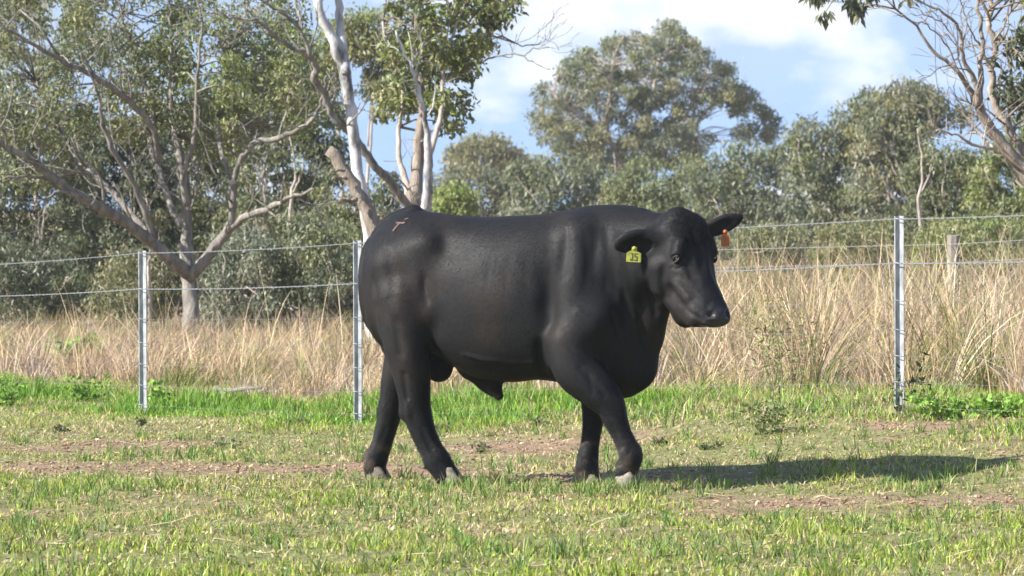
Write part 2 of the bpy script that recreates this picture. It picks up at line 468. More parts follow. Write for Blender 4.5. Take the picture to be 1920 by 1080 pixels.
    for px, py, yy in ((800, 872, -.21), (685, 853, .20), (1081, 878, .20)):      # dewclaws
        for a in (-.024, .024): cone(L(px + 6, py - 4, yy + a), L(px, py + 3, yy + a), .018, .012, .012)
    # scrotum and sheath
    cone(L(822, 655), L(823, 690), .055, .072, .03, .9)
    cone(L(885, 690), L(920, 720), .062, .042, .05, .7)
    cone(L(915, 715), L(937, 742), .050, .022, .03, .8)
    # ---- muscle and bone relief on the flanks (near side mirrored)
    for px, py, yy, rad, amp in [
        (848, 470, .29, (.10, .09, .08), .014), (806, 452, .25, (.06, .06, .06), -.012), (800, 540, .26, (.03, .08, .10), .009), (815, 610, .28, (.05, .1, .07), .012),
        (1030, 590, .31, (.05, .09, .13), .020), (1018, 660, .29, (.05, .1, .06), .014), (1085, 510, .26, (.06, .06, .12), -.014), (1055, 480, .29, (.025, .07, .12), .010),
        (1115, 480, .22, (.03, .08, .13), .012), (1120, 600, .26, (.05, .06, .06), -.016), (1155, 520, .2, (.025, .08, .11), .012), (1185, 500, .18, (.02, .08, .12), .009),
        (1172, 590, .17, (.02, .09, .09), .012), (1205, 560, .15, (.02, .08, .10), .010), (930, 560, .34, (.2, .08, .1), -.010), (950, 690, .28, (.12, .1, .03), .010),
        (760, 570, .27, (.06, .08, .08), -.010), (735, 620, .2, (.03, .1, .06), .010), (985, 520, .33, (.02, .06, .13), .0018), (950, 520, .33, (.02, .06, .13), .0018), (915, 520, .33, (.02, .06, .13), .0018)]:
        p = L(px, py, -yy); dent(p, rad, amp)
    # ---- head in its own frame: u poll->muzzle, n face normal, w to its left
    hy = math.radians(33); pit = math.radians(64)
    hf = np.array([math.cos(hy), -math.sin(hy), 0])
    u = hf * math.cos(pit) - ez * math.sin(pit); n = hf * math.sin(pit) + ez * math.cos(pit); w = np.array([math.sin(hy), math.cos(hy), 0])
    P = L(1290, 405, HY - 0.04)
    hs = [(-.030, -.13, -.05, .05, 2.0), (-.005, -.19, -.010, .098, 2.2), (.05, -.245, .014, .122, 2.4), (.12, -.280, .016, .130, 2.5), (.20, -.305, .012, .134, 2.5), (.27, -.318, .008, .131, 2.4), (.34, -.312, .006, .121, 2.3),
          (.41, -.285, .010, .110, 2.3), (.47, -.245, .018, .106, 2.4), (.52, -.205, .020, .105, 2.5), (.555, -.150, .012, .095, 2.4), (.580, -.085, -.010, .060, 2.0)]
    hs = [(a * .975, *r_) for a, *r_ in hs]
    loft(P, u, n, w, hs, k=.03)
    H = lambda a, b, c: P + u * a + w * b + n * c
    def hc(q): d = q - P; return d.dot(u), d.dot(w), d.dot(n)
    cone(H(.005, -.03, -.045), H(.06, .03, -.03), .070, .072, .05)                # poll tuft
    ell(H(.440, 0, -.245), (u, w, n), (.060, .066, .034), .03)                    # chin
    ell(H(.553, 0, -.030), (u, w, n), (.040, .088, .050), .025)                   # nose pad
    for sg in (-1, 1):
        cone(H(.20, .108*sg, -.18), H(.28, .096*sg, -.235), .058, .052, .03)      # cheek and jaw angle
        cone(H(.145, .096*sg, -.010), H(.190, .114*sg, -.024), .027, .022, .035)  # brow over the eye
        ell(H(.30, .085*sg, .002), (u, w, n), (.075, .030, .016), .03, True)      # hollow beside the nose bridge
        cone(H(.33, .112*sg, -.10), H(.42, .095*sg, -.07), .020, .022, .03)       # facial crest
        ell(H(.36, .120*sg, -.16), (u, w, n), (.05, .022, .04), .03, True)        # hollow of the cheek
        ell(H(.505, .088*sg, -.085), (u, w, n), (.060, .030, .055), .025)         # fleshy upper lip
    eye_h = hc(hit(1268, 486)); nos_h = hc(hit(1334, 589))
    marks = {'eye': eye_h, 'nostril': nos_h}
    for sg in (-1, 1):
        a, b, c = eye_h; c0 = H(a, abs(b) * sg, c)
        ell(c0 + w * sg * .004, (u, w, n), (.019, .017, .026), .010, True)
        bulge(H(a - .034, abs(b) * sg, c + .004), .020, -.010)                    # upper lid fold
        bulge(H(a + .040, abs(b) * sg, c - .004), .016, -.004)
        a, b, c = nos_h
        for da, db, dc, r1 in ((0, 0, 0, .020), (-.012, .008, .008, .017), (-.022, .018, .012, .011)):
            c1 = H(a + da, (abs(b) + db) * sg, c + dc)
            ell(c1, (u, w, n), (r1, r1 * .95, r1), .006, True)
        bulge(H(a - .03, (abs(b) + .004) * sg, c + .010), .020, -.004)            # wing over the nostril
    crease([(1363, 603), (1345, 606), (1325, 603), (1310, 596), (1297, 588), (1288, 580)], .0095, .011)   # mouth line
    crease([(1332, 566), (1326, 578), (1324, 590), (1322, 600)], .010, .006)      # edge of the bare nose
    crease([(1262, 500), (1270, 503), (1280, 500)], .008, .006); crease([(1282, 492), (1292, 505), (1298, 520)], .012, .006)
    crease([(1246, 500), (1242, 530), (1250, 560)], .016, .008)                   # edge of jaw against the neck
    crease([(1262, 545), (1275, 565), (1285, 575)], .016, .006); crease([(1300, 430), (1312, 470), (1316, 505)], .02, .006)
    # skin folds and muscle edges read off the photograph
    crease([(796, 520), (797, 545), (803, 565)], .020, .007); crease([(832, 452), (836, 476)], .045, .006)
    crease([(1022, 515), (1030, 545), (1024, 580)], .042, .012); crease([(1012, 640), (1015, 672), (1022, 702)], .020, .010)
    for pth in ([(1062, 430), (1066, 470), (1064, 520)], [(1098, 440), (1102, 490), (1096, 545)], [(1137, 430), (1142, 480), (1138, 545)], [(1165, 440), (1170, 490), (1166, 540)]): crease(pth, .022, .0042)
    for pth in ([(1168, 545), (1176, 570), (1184, 590)], [(1196, 580), (1204, 610), (1206, 640)], [(1212, 530), (1222, 560), (1230, 590)], [(1150, 590), (1160, 620), (1172, 650)]): crease(pth, .016, .010)
    crease([(1082, 585), (1110, 600), (1128, 625)], .026, -.007); crease([(1050, 620), (1075, 650), (1105, 672)], .026, .006)
    crease([(1088, 688), (1112, 712), (1136, 744)], .015, .006); crease([(1160, 752), (1166, 765), (1168, 778)], .018, -.010); crease([(1150, 796), (1160, 820), (1168, 842)], .010, .007); crease([(1140, 780), (1150, 788)], .012, .006)
    crease([(790, 800), (800, 822), (810, 846)], .011, .008); crease([(772, 775), (783, 800)], .012, .006); crease([(1100, 800), (1096, 830), (1094, 850)], .010, .006); crease([(725, 800), (716, 825)], .010, .006)
    crease([(768, 752), (766, 768), (770, 780)], .016, -.008); crease([(824, 868), (832, 880)], .010, .005)
    crease([(868, 664), (910, 674), (960, 680), (1000, 680)], .013, -.006); crease([(740, 600), (747, 630), (752, 665)], .022, .008)
    crease([(757, 700), (763, 735), (768, 760)], .015, .009); crease([(795, 715), (797, 745), (798, 770)], .015, .006); crease([(726, 470), (735, 510), (738, 560)], .03, .006)
    crease([(700, 520), (706, 560), (716, 610)], .022, .006); crease([(1105, 700), (1112, 740)], .014, .005)
    # ears: flattened, cupped leaves held out sideways
    ear = {}
    for sg, tip_px, tip_py, tip_dy in ((-1, 1155, 459, -.10), (1, 1389, 407, .11)):
        base = H(.055, .110 * sg, -.115)
        tip = L(tip_px, tip_py, base[1] + tip_dy)
        d = tip - base; ln = np.linalg.norm(d); d /= ln
        front = hf * .85 + ez * (-.35 if sg < 0 else .1); front -= d * front.dot(d); front /= np.linalg.norm(front)
        v = np.cross(d, front)
        if v[2] < 0: v = -v
        cone(base - d * .03, base + d * .05, .046, .040, .03)
        c = base + d * (ln * .58)
        ell(c, (d, v, front), (ln * .46, .066 if sg < 0 else .046, .027), .025)
        if sg > 0: cone(c, tip, .032, .008, .02, .8)
        ell(c - v * .012 + front * .030, (d, v, front), (ln * .36, .044, .022), .012, True)
        ear[sg] = (base, tip, d, v, front, ln)
    # ---- polygonise (surface nets)
    S = Fd < 0
    cells = np.zeros((nx-1, ny-1, nz-1), np.int8)
    corners = [(a, b, c) for a in (0, 1) for b in (0, 1) for c in (0, 1)]
    for a, b, c in corners: cells += S[a:nx-1+a, b:ny-1+b, c:nz-1+c]
    act = np.argwhere((cells > 0) & (cells < 8))
    idx = np.full(cells.shape, -1, np.int32); idx[tuple(act.T)] = np.arange(len(act))
    val = {c: Fd[act[:,0]+c[0], act[:,1]+c[1], act[:,2]+c[2]] for c in corners}
    acc = np.zeros((len(act), 3)); cnt = np.zeros(len(act))
    for c0 in corners:
        for ax in range(3):
            if c0[ax]: continue
            c1 = list(c0); c1[ax] = 1; c1 = tuple(c1)
            f0, f1 = val[c0], val[c1]; m = (f0 < 0) != (f1 < 0)
            t = np.where(m, f0 / np.where(m, f0 - f1, 1), 0)
            p = np.array(c0, float)[None] + np.eye(3)[ax][None] * t[:, None]
            acc += p * m[:, None]; cnt += m
    V = lo + h * (act + acc / cnt[:, None])
    quads = []
    for ax in range(3):
        b, c = (ax + 1) % 3, (ax + 2) % 3
        sl0 = [slice(None)] * 3; sl1 = [slice(None)] * 3; sl0[ax] = slice(0, -1); sl1[ax] = slice(1, None)
        s0, s1 = S[tuple(sl0)], S[tuple(sl1)]
        e = np.argwhere(s0 != s1)
        ok = (e[:, b] > 0) & (e[:, c] > 0) & (e[:, b] < S.shape[b]-1) & (e[:, c] < S.shape[c]-1); e = e[ok]
        def ci(db, dc):
            q = e.copy(); q[:, b] -= db; q[:, c] -= dc
            return idx[q[:,0], q[:,1], q[:,2]]
        q = np.stack([ci(0,0), ci(1,0), ci(1,1), ci(0,1)], 1)
        flip = ~s0[tuple(e.T)]
        q[flip] = q[flip][:, ::-1]
        quads.append(q)
    F = np.vstack(quads)
    F = F[(F >= 0).all(1)]
    # light smoothing that keeps volume (lambda/mu)
    E = np.vstack([F[:, [0,1]], F[:, [1,2]], F[:, [2,3]], F[:, [3,0]]])
    deg = np.bincount(E.ravel(), minlength=len(V)).astype(float)
    for lam in (.55, -.53, .55, -.53, .35):
        A = np.zeros_like(V)
        for k in range(3):
            A[:, k] = np.bincount(E[:,0], V[E[:,1], k], len(V)) + np.bincount(E[:,1], V[E[:,0], k], len(V))
        V = V + lam * (A / deg[:, None] - V)
    # coat tints: black, sun-browned in places, dusty shins, bare black muzzle
    mz = np.exp(-((np.linalg.norm(V - H(.575, 0, -.02), axis=1)) / .088) ** 6)
    nz1 = fnoise(V[:,0]*5 + V[:,1]*3, V[:,2]*5)
    dust = sstep(.30, .04, V[:,2]) * sstep(.45, .75, fnoise(V[:,0]*22, V[:,2]*22 + V[:,1]*9))
    c = np.array([.0150, .0150, .0160])[None] * np.ones((len(V), 1))
    c = c + np.array([.008, .0045, .002])[None] * sstep(.4, .8, nz1)[:, None]
    c = c + np.array([.07, .05, .035])[None] * (dust * .5)[:, None]
    c = c * (1 - mz[:, None]) + np.array([.042, .041, .043])[None] * mz[:, None]
    me = mesh_np('body', V, F, True, c)
    wet = me.attributes.new('wet', 'FLOAT', 'POINT'); wet.data.foreach_set('value', mz.astype(np.float32))
    return me, V, F, H, (u, n, w), ear, marks

bull_me, BV, BF, HEAD, HAX, EAR, MARKS = build_bull()

def coat_mat():
    m, nt, p, out = new_mat('black bull coat')
    a = nt.nodes.new('ShaderNodeVertexColor'); a.layer_name = 'tint'
    n = noise(nt, 45, 6, 0.65, stretch=(1, 1, 1))
    r = ramp(nt, [(0.3, (0.85, 0.85, 0.85)), (0.7, (1.18, 1.16, 1.15))])
    mx = nt.nodes.new('ShaderNodeMixRGB'); mx.blend_type = 'MULTIPLY'; mx.inputs[0].default_value = 1
    nt.links.new(n.outputs['Fac'], r.inputs['Fac']); nt.links.new(a.outputs['Color'], mx.inputs[1]); nt.links.new(r.outputs[0], mx.inputs[2])
    nt.links.new(mx.outputs[0], p.inputs['Base Color'])
    w = nt.nodes.new('ShaderNodeAttribute'); w.attribute_name = 'wet'
    mr = nt.nodes.new('ShaderNodeMapRange'); mr.inputs['To Min'].default_value = 0.56; mr.inputs['To Max'].default_value = 0.32
    nt.links.new(w.outputs['Fac'], mr.inputs['Value']); nt.links.new(mr.outputs[0], p.inputs['Roughness'])
    p.inputs['Specular IOR Level'].default_value = 0.15
    p.inputs['Sheen Weight'].default_value = 0.0
    p.inputs['Sheen Roughness'].default_value = 0.45
    p.inputs['Sheen Tint'].default_value = (1.0, 0.97, 0.94, 1)
    
    return m

def hair_mesh():
    """short lying coat: one thin sliver per hair tuft, swept back and down, shaggier on legs, belly and poll"""
    a, b, c, d = BV[BF[:, 0]], BV[BF[:, 1]], BV[BF[:, 2]], BV[BF[:, 3]]
    nrm = np.cross(c - a, d - b); ar = np.linalg.norm(nrm, axis=1) + 1e-12; nrm /= ar[:, None]
    n = 430000
    f = rng.choice(len(BF), n, p=ar / ar.sum())
    s, t = rng.random((2, n))[..., None]
    P = a[f]*(1-s)*(1-t) + b[f]*s*(1-t) + c[f]*s*t + d[f]*(1-s)*t
    nn = nrm[f]
    wav = fnoise(P[:, 0] * 9, P[:, 2] * 9 + P[:, 1] * 4)[:, None] - .5
    flow = np.array([-.8, 0, -.6]) + wav * np.array([.2, .4, -.9]) + rng.normal(0, .16, (n, 3)); flow -= nn * (flow * nn).sum(1)[:, None]; flow /= np.linalg.norm(flow, axis=1)[:, None] + 1e-9
    mzd = np.linalg.norm(P - HEAD(.565, 0, -.02), axis=1)
    poll = np.exp(-(np.linalg.norm(P - HEAD(.06, 0, 0), axis=1) / .12) ** 2)
    leg = sstep(.62, .40, P[:, 2])
    ln = .010 + .006 * rng.random(n) + .010 * leg * rng.random(n) + .012 * poll
    lift = rng.uniform(.08, .28, n) + .25 * poll + .18 * leg * rng.random(n)
    keep = (mzd > .10) & (rng.random(n) < .85 + .15 * leg)
    for sg in (-1, 1): keep &= np.linalg.norm(P - HEAD(MARKS['eye'][0], abs(MARKS['eye'][1])*sg, MARKS['eye'][2]), axis=1) > .034
    P, nn, flow, ln, lift = P[keep], nn[keep], flow[keep], ln[keep], lift[keep]; n = len(P)
    side = np.cross(nn, flow); wd = rng.uniform(.0007, .0014, n)
    root = P - nn * .001; tip = root + flow * ln[:, None] + nn * (lift * ln)[:, None]
    V = np.stack([root - side * wd[:, None], root + side * wd[:, None], tip], 1).reshape(-1, 3)
    nz1 = fnoise(P[:,0]*5 + P[:,1]*3, P[:,2]*5)
    col = np.array([.0150, .0150, .0160]) * rng.uniform(.55, 1.5, (n, 1)) + np.array([.010, .0060, .003]) * sstep(.4, .8, nz1)[:, None]
    dust = sstep(.34, .05, P[:,2]) * sstep(.45, .75, fnoise(P[:,0]*22, P[:,2]*22 + P[:,1]*9)); col = col + np.array([.10, .072, .048]) * (dust * .8)[:, None]
    return mesh_np('coat_hair', V, np.arange(3*n).reshape(-1, 3), False, np.repeat(col, 3, 0))

def build_bull_objects():
    root = empty('bull', (0, 0, 0))
    tag(root, 'black bull walking to the right across the grass, head turned to the viewer', 'bull')
    body = link('body', bull_me, root, coat_mat())
    link('coat_hair', hair_mesh(), root, body.data.materials[0])['kind'] = 'stuff'
    bvh = BVHTree.FromPolygons([tuple(v) for v in BV], [tuple(int(i) for i in f) for f in BF])
    u, n, w = HAX
    # eyes
    eye_m, nt, p, out = new_mat('dark wet eye'); p.inputs['Base Color'].default_value = (.01, .007, .005, 1); p.inputs['Roughness'].default_value = .08
    lid_m = plain_mat('eyelid skin', (.018, .017, .016), .6)
    for sg in (-1, 1):
        ea, eb, ec = MARKS['eye']; c = HEAD(ea, (abs(eb) - .0085) * sg, ec)
        bm = bmesh.new(); bmesh.ops.create_uvsphere(bm, u_segments=16, v_segments=10, radius=.0160)
        bmesh.ops.translate(bm, verts=bm.verts, vec=Vector(c)); me = bpy.data.meshes.new('eye'); bm.to_mesh(me); bm.free()
        for pl in me.polygons: pl.use_smooth = True
        e = link('eye', me, root, eye_m)
        b = Builder()
        for s2, rr in ((1, .008), (-1, .007)):
            pts = [c + u * (.0185*math.sin(t)*s2*-1*.75) + n * (-.0) + (n*math.cos(t)*.024) + w*sg*(.007 + .006*math.sin(t)) for t in np.linspace(0.15, math.pi-.15, 9)]
            b.tube(pts, [rr*.5 + rr*.5*math.sin(t) for t in np.linspace(0, math.pi, 9)], 6)
        link('eyelid', b.mesh('eyelid'), e, lid_m)
    # hooves: two claws on each foot
    hoof_m = bark_mat('dusty hoof horn', [(.3, (.10, .085, .068)), (.7, (.33, .28, .22))], 14, (1, 1, 3), .004, .7)
    def claw(center, fwd, pitch, ysh):
        f = np.array([math.cos(fwd), math.sin(fwd), 0]); s = np.array([-math.sin(fwd), math.cos(fwd), 0]); z = np.array([0, 0, 1.])
        cp, sp = math.cos(pitch), math.sin(pitch); f2 = f * cp - z * sp; z2 = z * cp + f * sp
        rings = []
        for zz, fl, fb, hw, sh in ((-.004, .062, -.052, .025, 0), (.018, .060, -.051, .0265, 0), (.042, .044, -.048, .025, 0), (.064, .026, -.044, .023, 0), (.080, .010, -.036, .017, 0)):
            rg = []
            for k in range(12):
                t = 2*math.pi*k/12; c, q = math.cos(t), math.sin(t)
                l = fl if c > 0 else -fb
                rg.append(center + f2 * (np.sign(c)*abs(c)**.9*l + .01) + s * (q*hw*(1 - .25*max(c, 0)) + ysh) + z2 * zz)
            rings.append(rg)
        V = np.array(rings).reshape(-1, 3); nr = len(rings)
        i = np.arange(nr-1)[:, None]*12; j = np.arange(12)[None]; j2 = (j+1) % 12
        Q = np.stack([i+j, i+j2, i+12+j2, i+12+j], -1).reshape(-1, 4)
        b = Builder(); V = np.vstack([V, V[:12].mean(0), V[-12:].mean(0)]); o = nr*12
        T = np.vstack([np.stack([np.full(12, o), j2[0], j[0]], -1), np.stack([np.full(12, o+1), (nr-1)*12+j[0], (nr-1)*12+j2[0]], -1)])
        b.add(V, Q, T); return b.mesh('hoof')
    feet = [(L(842, 905, -.21), 0.0, .05), (L(704, 897, .20), 0.0, .12), (L(1107, 914, .20), -.05, .05), (L(1168, 906, -.24), -.05, .95)]
    for c, fw, pt in feet:
        for ys in (-.030, .030):
            link('hoof', claw(np.array(c), fw, pt, ys), root, hoof_m)
    # ear tags
    yel = plain_mat('yellow tag plastic', (.33, .335, .05), .55, var=.35); red = plain_mat('red tag plastic', (.40, .10, .035), .5, var=.2)
    ink = plain_mat('tag ink', (.07, .08, .025), .6)
    inv_f = np.array([-SA, -CA, 0])            # horizontal, from the bull towards the viewer
    right = np.array([CA, SA * -1 * -1, 0]); right = np.array([CA, SA, 0])
    def tag_at(px, py, yl, wd, ht, mat, name, tilt, label, digits, stem):
        c = L(px, py, yl)
        ct, stl = math.cos(tilt), math.sin(tilt)
        rx = right * ct + ez3 * stl; up = ez3 * ct - right * stl
        fr = inv_f
        def slab(poly, th, off):
            b = Builder(); k = len(poly)
            Vf = [c + rx*x + up*y + fr*(off + th/2) for x, y in poly]; Vb = [c + rx*x + up*y + fr*(off - th/2) for x, y in poly]
            bm = bmesh.new(); a = [bm.verts.new(v) for v in Vf]; d = [bm.verts.new(v) for v in Vb]
            bm.faces.new(a); bm.faces.new(d[::-1])
            for i in range(k): bm.faces.new((a[i], d[i], d[(i+1) % k], a[(i+1) % k]))
            bmesh.ops.recalc_face_normals(bm, faces=bm.faces)
            me = bpy.data.meshes.new(name); bm.to_mesh(me); bm.free(); return me
        hw, hh = wd/2, ht/2
        poly = [(-hw, -hh), (hw, -hh*.96), (hw*.98, hh*.62), (hw*.45, hh), (stem*.5, hh*1.05), (stem*.45, hh*1.75), (-stem*.45, hh*1.75), (-stem*.5, hh*1.05), (-hw*.55, hh), (-hw, hh*.62)]
        t = link(name, slab(poly, .004, 0), root, mat); tag(t, label)
        # stud that pins the tag through the ear
        bt = Builder(); q = c + up * hh * 1.45
        bt.tube([q - fr*.012, q + fr*.004, q + fr*.010], [.006, .012, .004], 10); link('stud', bt.mesh('stud'), t, mat)
        for pl in digits:
            link('digit', slab([(x*wd, y*ht) for x, y in pl], .0012, .0032), t, ink)
    ez3 = np.array([0, 0, 1.])
    # two inked characters, only roughly legible in the photograph
    d1 = [(-.18,.30),(-.02,.30),(-.02,-.38),(-.22,-.38),(-.22,-.20),(-.14,-.20),(-.14,-.26),(-.10,-.26),(-.10,.20),(-.18,.20)]
    d2 = [(.06,.30),(.30,.30),(.30,.20),(.15,.20),(.15,.05),(.30,.05),(.30,-.38),(.06,-.38),(.06,-.27),(.21,-.27),(.21,-.06),(.06,-.06)]
    base, tip, d, v, fr_, ln = EAR[-1]
    def front_of_ear(px, py):
        """local y just in front of the near skin at this pixel"""
        o = L(px, py, -1.2); q = L(px, py, .5); dr = Vector(q - o).normalized()
        hit = bvh.ray_cast(Vector(o), dr)
        return hit[0][1] if hit[0] is not None else None
    y1 = front_of_ear(1190, 458) ; y1 = -.30 if y1 is None else y1
    tag_at(1188.5, 481, y1 - .016, .072, .056, yel, 'ear_tag', -.06, 'yellow plastic ear tag with dark characters', [d1, d2], .026)
    y2 = front_of_ear(1361, 440); y2 = 0 if y2 is None else y2
    tag_at(1360, 451, y2 - .014, .040, .060, red, 'ear_tag', .0, 'red plastic ear tag', [], .018)
    # hairless pink brand scar on the rump
    scar = plain_mat('pink scar skin', (.115, .072, .060), .85, var=.6, scale=60)
    def strip(pts, wd):
        V = []; Q = []
        for k, (px, py) in enumerate(pts):
            for s in (-.5, .5):
                a, b2 = np.array(pts[max(k-1, 0)]), np.array(pts[min(k+1, len(pts)-1)])
                t = (b2 - a) / np.linalg.norm(b2 - a); nn = np.array([-t[1], t[0]])
                q = np.array([px, py]) + nn * wd * s
                o = L(q[0], q[1], -1.2); e = L(q[0], q[1], .6); hit = bvh.ray_cast(Vector(o), Vector(e - o).normalized())
                if hit[0] is None: return None
                V.append(np.array(hit[0] + hit[1] * (.004 if hit[1].dot(Vector(o - e)) > 0 else -.004)))
            if k: Q.append([2*k-2, 2*k-1, 2*k+1, 2*k])
        b = Builder(); b.add(V, np.array(Q)); return b.mesh('brand_scar')
    for pts, wd in (([(737, 434), (741, 429), (745, 424), (749, 419.5)], 3.0), ([(743, 418.5), (749, 418.5), (755, 419), (759, 418)], 2.6), ([(759, 412.5), (763, 411), (766, 410.5)], 1.8)):
        me = strip(pts, wd)
        if me: link('brand_scar', me, root, scar)
    root.rotation_euler = (0, 0, -YAW)
    root.location = (BX, BY, 0)
    return root
bull = build_bull_objects()

# ------------------------------------------------------------------ wire fences
def build_fence():
    galv = bark_mat('galvanised steel', [(.35, (.24, .25, .26)), (.65, (.50, .515, .53))], 25, (1, 1, .4), .001, .5)
    for nd in galv.node_tree.nodes:
        if nd.type == 'BSDF_PRINCIPLED': nd.inputs['Metallic'].default_value = .35
    wire_m = plain_mat('weathered fence wire', (.22, .228, .24), .5, .3)
    root = empty('wire_fence', (0.0, 27.0, 0.1))
    tag(root, 'galvanised wire fence on shiny steel posts crossing behind the bull', 'fence')
    # posts: photo base and top, metres along the line
    posts = [(-113, 497, 768), (268.5, 470, 774), (671.5, 451, 780), (1687, 405, 772), (2290, 378, 768)]
    base = []
    for k, (px, top, bot) in enumerate(posts):
        # depth on the fence line where the sight line crosses
        r = (px - 960) / FPX
        t = (r * FA[1] - FA[0]) / (FT[0] - r * FT[1]); P = FA + FT * t
        Y = P[1]; zt = CAM_H - (top - HORIZON) / FPX * Y
        base.append((P[0], Y, zt))
    for x, y, zt in base:
        z0 = float(ground_z(x, y)) - .12
        # Y-section star picket
        bm = bmesh.new()
        prof = []
        fl, th = .030, .0055
        for a in (math.radians(210), math.radians(330), math.radians(90)):
            d = np.array([math.cos(a), math.sin(a)]); q = np.array([-d[1], d[0]])
            prof += [d * .006 - q * th, d * fl - q * th * .8, d * (fl + .002), d * fl + q * th * .8, d * .006 + q * th]
        lean = .004
        lo_ = [bm.verts.new((x + p[0], y + p[1], z0)) for p in prof]
        hi_ = [bm.verts.new((x - lean + p[0], y + p[1], zt)) for p in prof]
        kk = len(prof)
        for i in range(kk): bm.faces.new((lo_[i], lo_[(i+1) % kk], hi_[(i+1) % kk], hi_[i]))
        bm.faces.new(hi_)
        bmesh.ops.recalc_face_normals(bm, faces=bm.faces)
        me = bpy.data.meshes.new('post'); bm.to_mesh(me); bm.free()
        p = link('post', me, root, galv)
        for f in WIRE_FR[:]:
            b = Builder(); zz = z0 + .12 + (zt - z0 - .12) * f
            t = np.linspace(0, 2*np.pi, 13)
            b.tube([(x + .036*np.cos(q)*1.0, y + .036*np.sin(q), zz + .004*np.sin(q*2)) for q in t], [.0018]*13, 5)
            link('wire_clip', b.mesh('wire_clip'), p, galv)
    for wi, f in enumerate(WIRE_FR):
        pts = []
        for (x0, y0, t0), (x1, y1, t1) in zip(base[:-1], base[1:]):
            for q in np.linspace(0, 1, 14, endpoint=False):
                x = x0 + (x1-x0)*q; y = y0 + (y1-y0)*q
                g0, g1 = float(ground_z(x0, y0)), float(ground_z(x1, y1))
                z = (g0 + (t0-g0)*f)*(1-q) + (g1 + (t1-g1)*f)*q - .012*4*q*(1-q) * (1 if wi < 2 else .6)
                pts.append((x - FN[0]*.034, y - FN[1]*.034, z))
        pts = np.array(pts)
        b = Builder()
        if wi < 2:            # two strands twisted together
            P = resample(pts, 900); s = np.linspace(0, 1, len(P))
            for ph in (0, math.pi):
                off = np.stack([FN[0]*np.cos(s*900+ph), FN[1]*np.cos(s*900+ph), np.sin(s*900+ph)], 1) * .0028
                b.add(*tube(P + off, np.full(len(P), .0017 if wi == 0 else .0021), 4))
        else:
            b.add(*tube(resample(pts, 120), np.full(120, .0008), 5))
        link('wire', b.mesh('wire'), root, wire_m)
WIRE_FR = (.985, .765, .58, .435, .305, .175, .055)
build_fence()

def build_old_fence():
    wood = bark_mat('weathered grey timber', [(.3, (.17, .15, .125)), (.7, (.40, .36, .31))], 8, (4, 4, .5), .01)
    rust = plain_mat('dull fence wire', (.30, .30, .31), .6, .2)
    root = empty('timber_post_fence', (4.0, 39.0, 0.2))
    tag(root, 'old wire fence with a weathered timber post in the tall dry grass', 'fence')
    def post(px, top, bot, Y, wd):
        a = W(px, bot, Y); t = W(px, top, Y)
        bm = bmesh.new()
        r = wd / 2
        rg = []
        for k, z in enumerate(np.linspace(a[2], t[2], 6)):
            rg.append([bm.verts.new((a[0] + r*math.cos(q)*(1+.05*random.uniform(-1,1)), a[1] + r*math.sin(q)*(1+.05*random.uniform(-1,1)), z + (.012*random.uniform(-1,1) if k == 5 else 0))) for q in np.linspace(.4, .4+2*math.pi, 9)[:-1]])
        for k in range(5):
            for i in range(8): bm.faces.new((rg[k][i], rg[k][(i+1) % 8], rg[k+1][(i+1) % 8], rg[k+1][i]))
        bm.faces.new(rg[5])
        me = bpy.data.meshes.new('post'); bm.to_mesh(me); bm.free()
        link('post', me, root, wood)
        return a
    post(1787, 441, 640, 39, .115)
    post(1100, 480, 660, 41, .115)
    for py0, py1 in ((452, 470), (487, 503), (525, 540)):
        a = W(2060, py0 - 10, 37.5); c = W(1787, py0 + 6, 38.94); d = W(1100, py1 + 4, 40.94)
        b = Builder(); b.add(*tube([a, c, d], [.0028]*3, 5)); link('wire', b.mesh('wire'), root, rust)
build_old_fence()

# ------------------------------------------------------------------ grasses
def blades(P, Hh, Wd, lean_dir, lean, cols, seg=2, curl=0.5):
    """P (n,3) roots -> ribbon blades, seg quads then a tip triangle"""
    n = len(P)
    ang = rng.uniform(0, 2*np.pi, n)
    side = np.stack([np.cos(ang), np.sin(ang), np.zeros(n)], 1)
    ld = np.stack([np.cos(lean_dir), np.sin(lean_dir), np.zeros(n)], 1)
    V = []; Cc = []
    ts = np.linspace(0, 1, seg + 2)
    for k, t in enumerate(ts):
        off = ld * (lean * Hh * (t ** (1 + curl)))[:, None]
        up = Hh * t * np.sqrt(np.clip(1 - (lean * t ** curl * .8) ** 2, .04, 1))
        c = P + off; c = c + np.stack([np.zeros(n), np.zeros(n), up], 1)
        if k == seg + 1: V.append(c[:, None])
        else:
            wv = side * (Wd * (1 - .55 * t))[:, None] * .5
            V.append(np.stack([c - wv, c + wv], 1))
    V = np.concatenate(V, 1); m = V.shape[1]
    base = np.arange(n)[:, None] * m
    Q = np.concatenate([base + np.array([[2*k, 2*k+1, 2*k+3, 2*k+2]]) for k in range(seg)], 0)
    T = base + np.array([[2*seg, 2*seg+1, 2*seg+2]])
    C = np.repeat(cols, m, 0)
    return V.reshape(-1, 3), Q, T, C

grass_m = foliage_mat('grass blade', .5, .32, .35)
straw_m = foliage_mat('dry straw', .6, .22, .25)

def palette(n, pal, wts, var=.18):
    pal = np.array(pal); k = rng.choice(len(pal), n, p=np.array(wts) / np.sum(wts))
    return np.clip(pal[k] * rng.normal(1, var, (n, 1)) * rng.normal(1, .05, (n, 3)), .005, .9)

def scatter(n, y0, y1, margin):
    y = np.sqrt(rng.uniform(y0**2, y1**2, n))
    x = rng.uniform(-1, 1, n) * (y * 960 / FPX + margin)
    return x, y

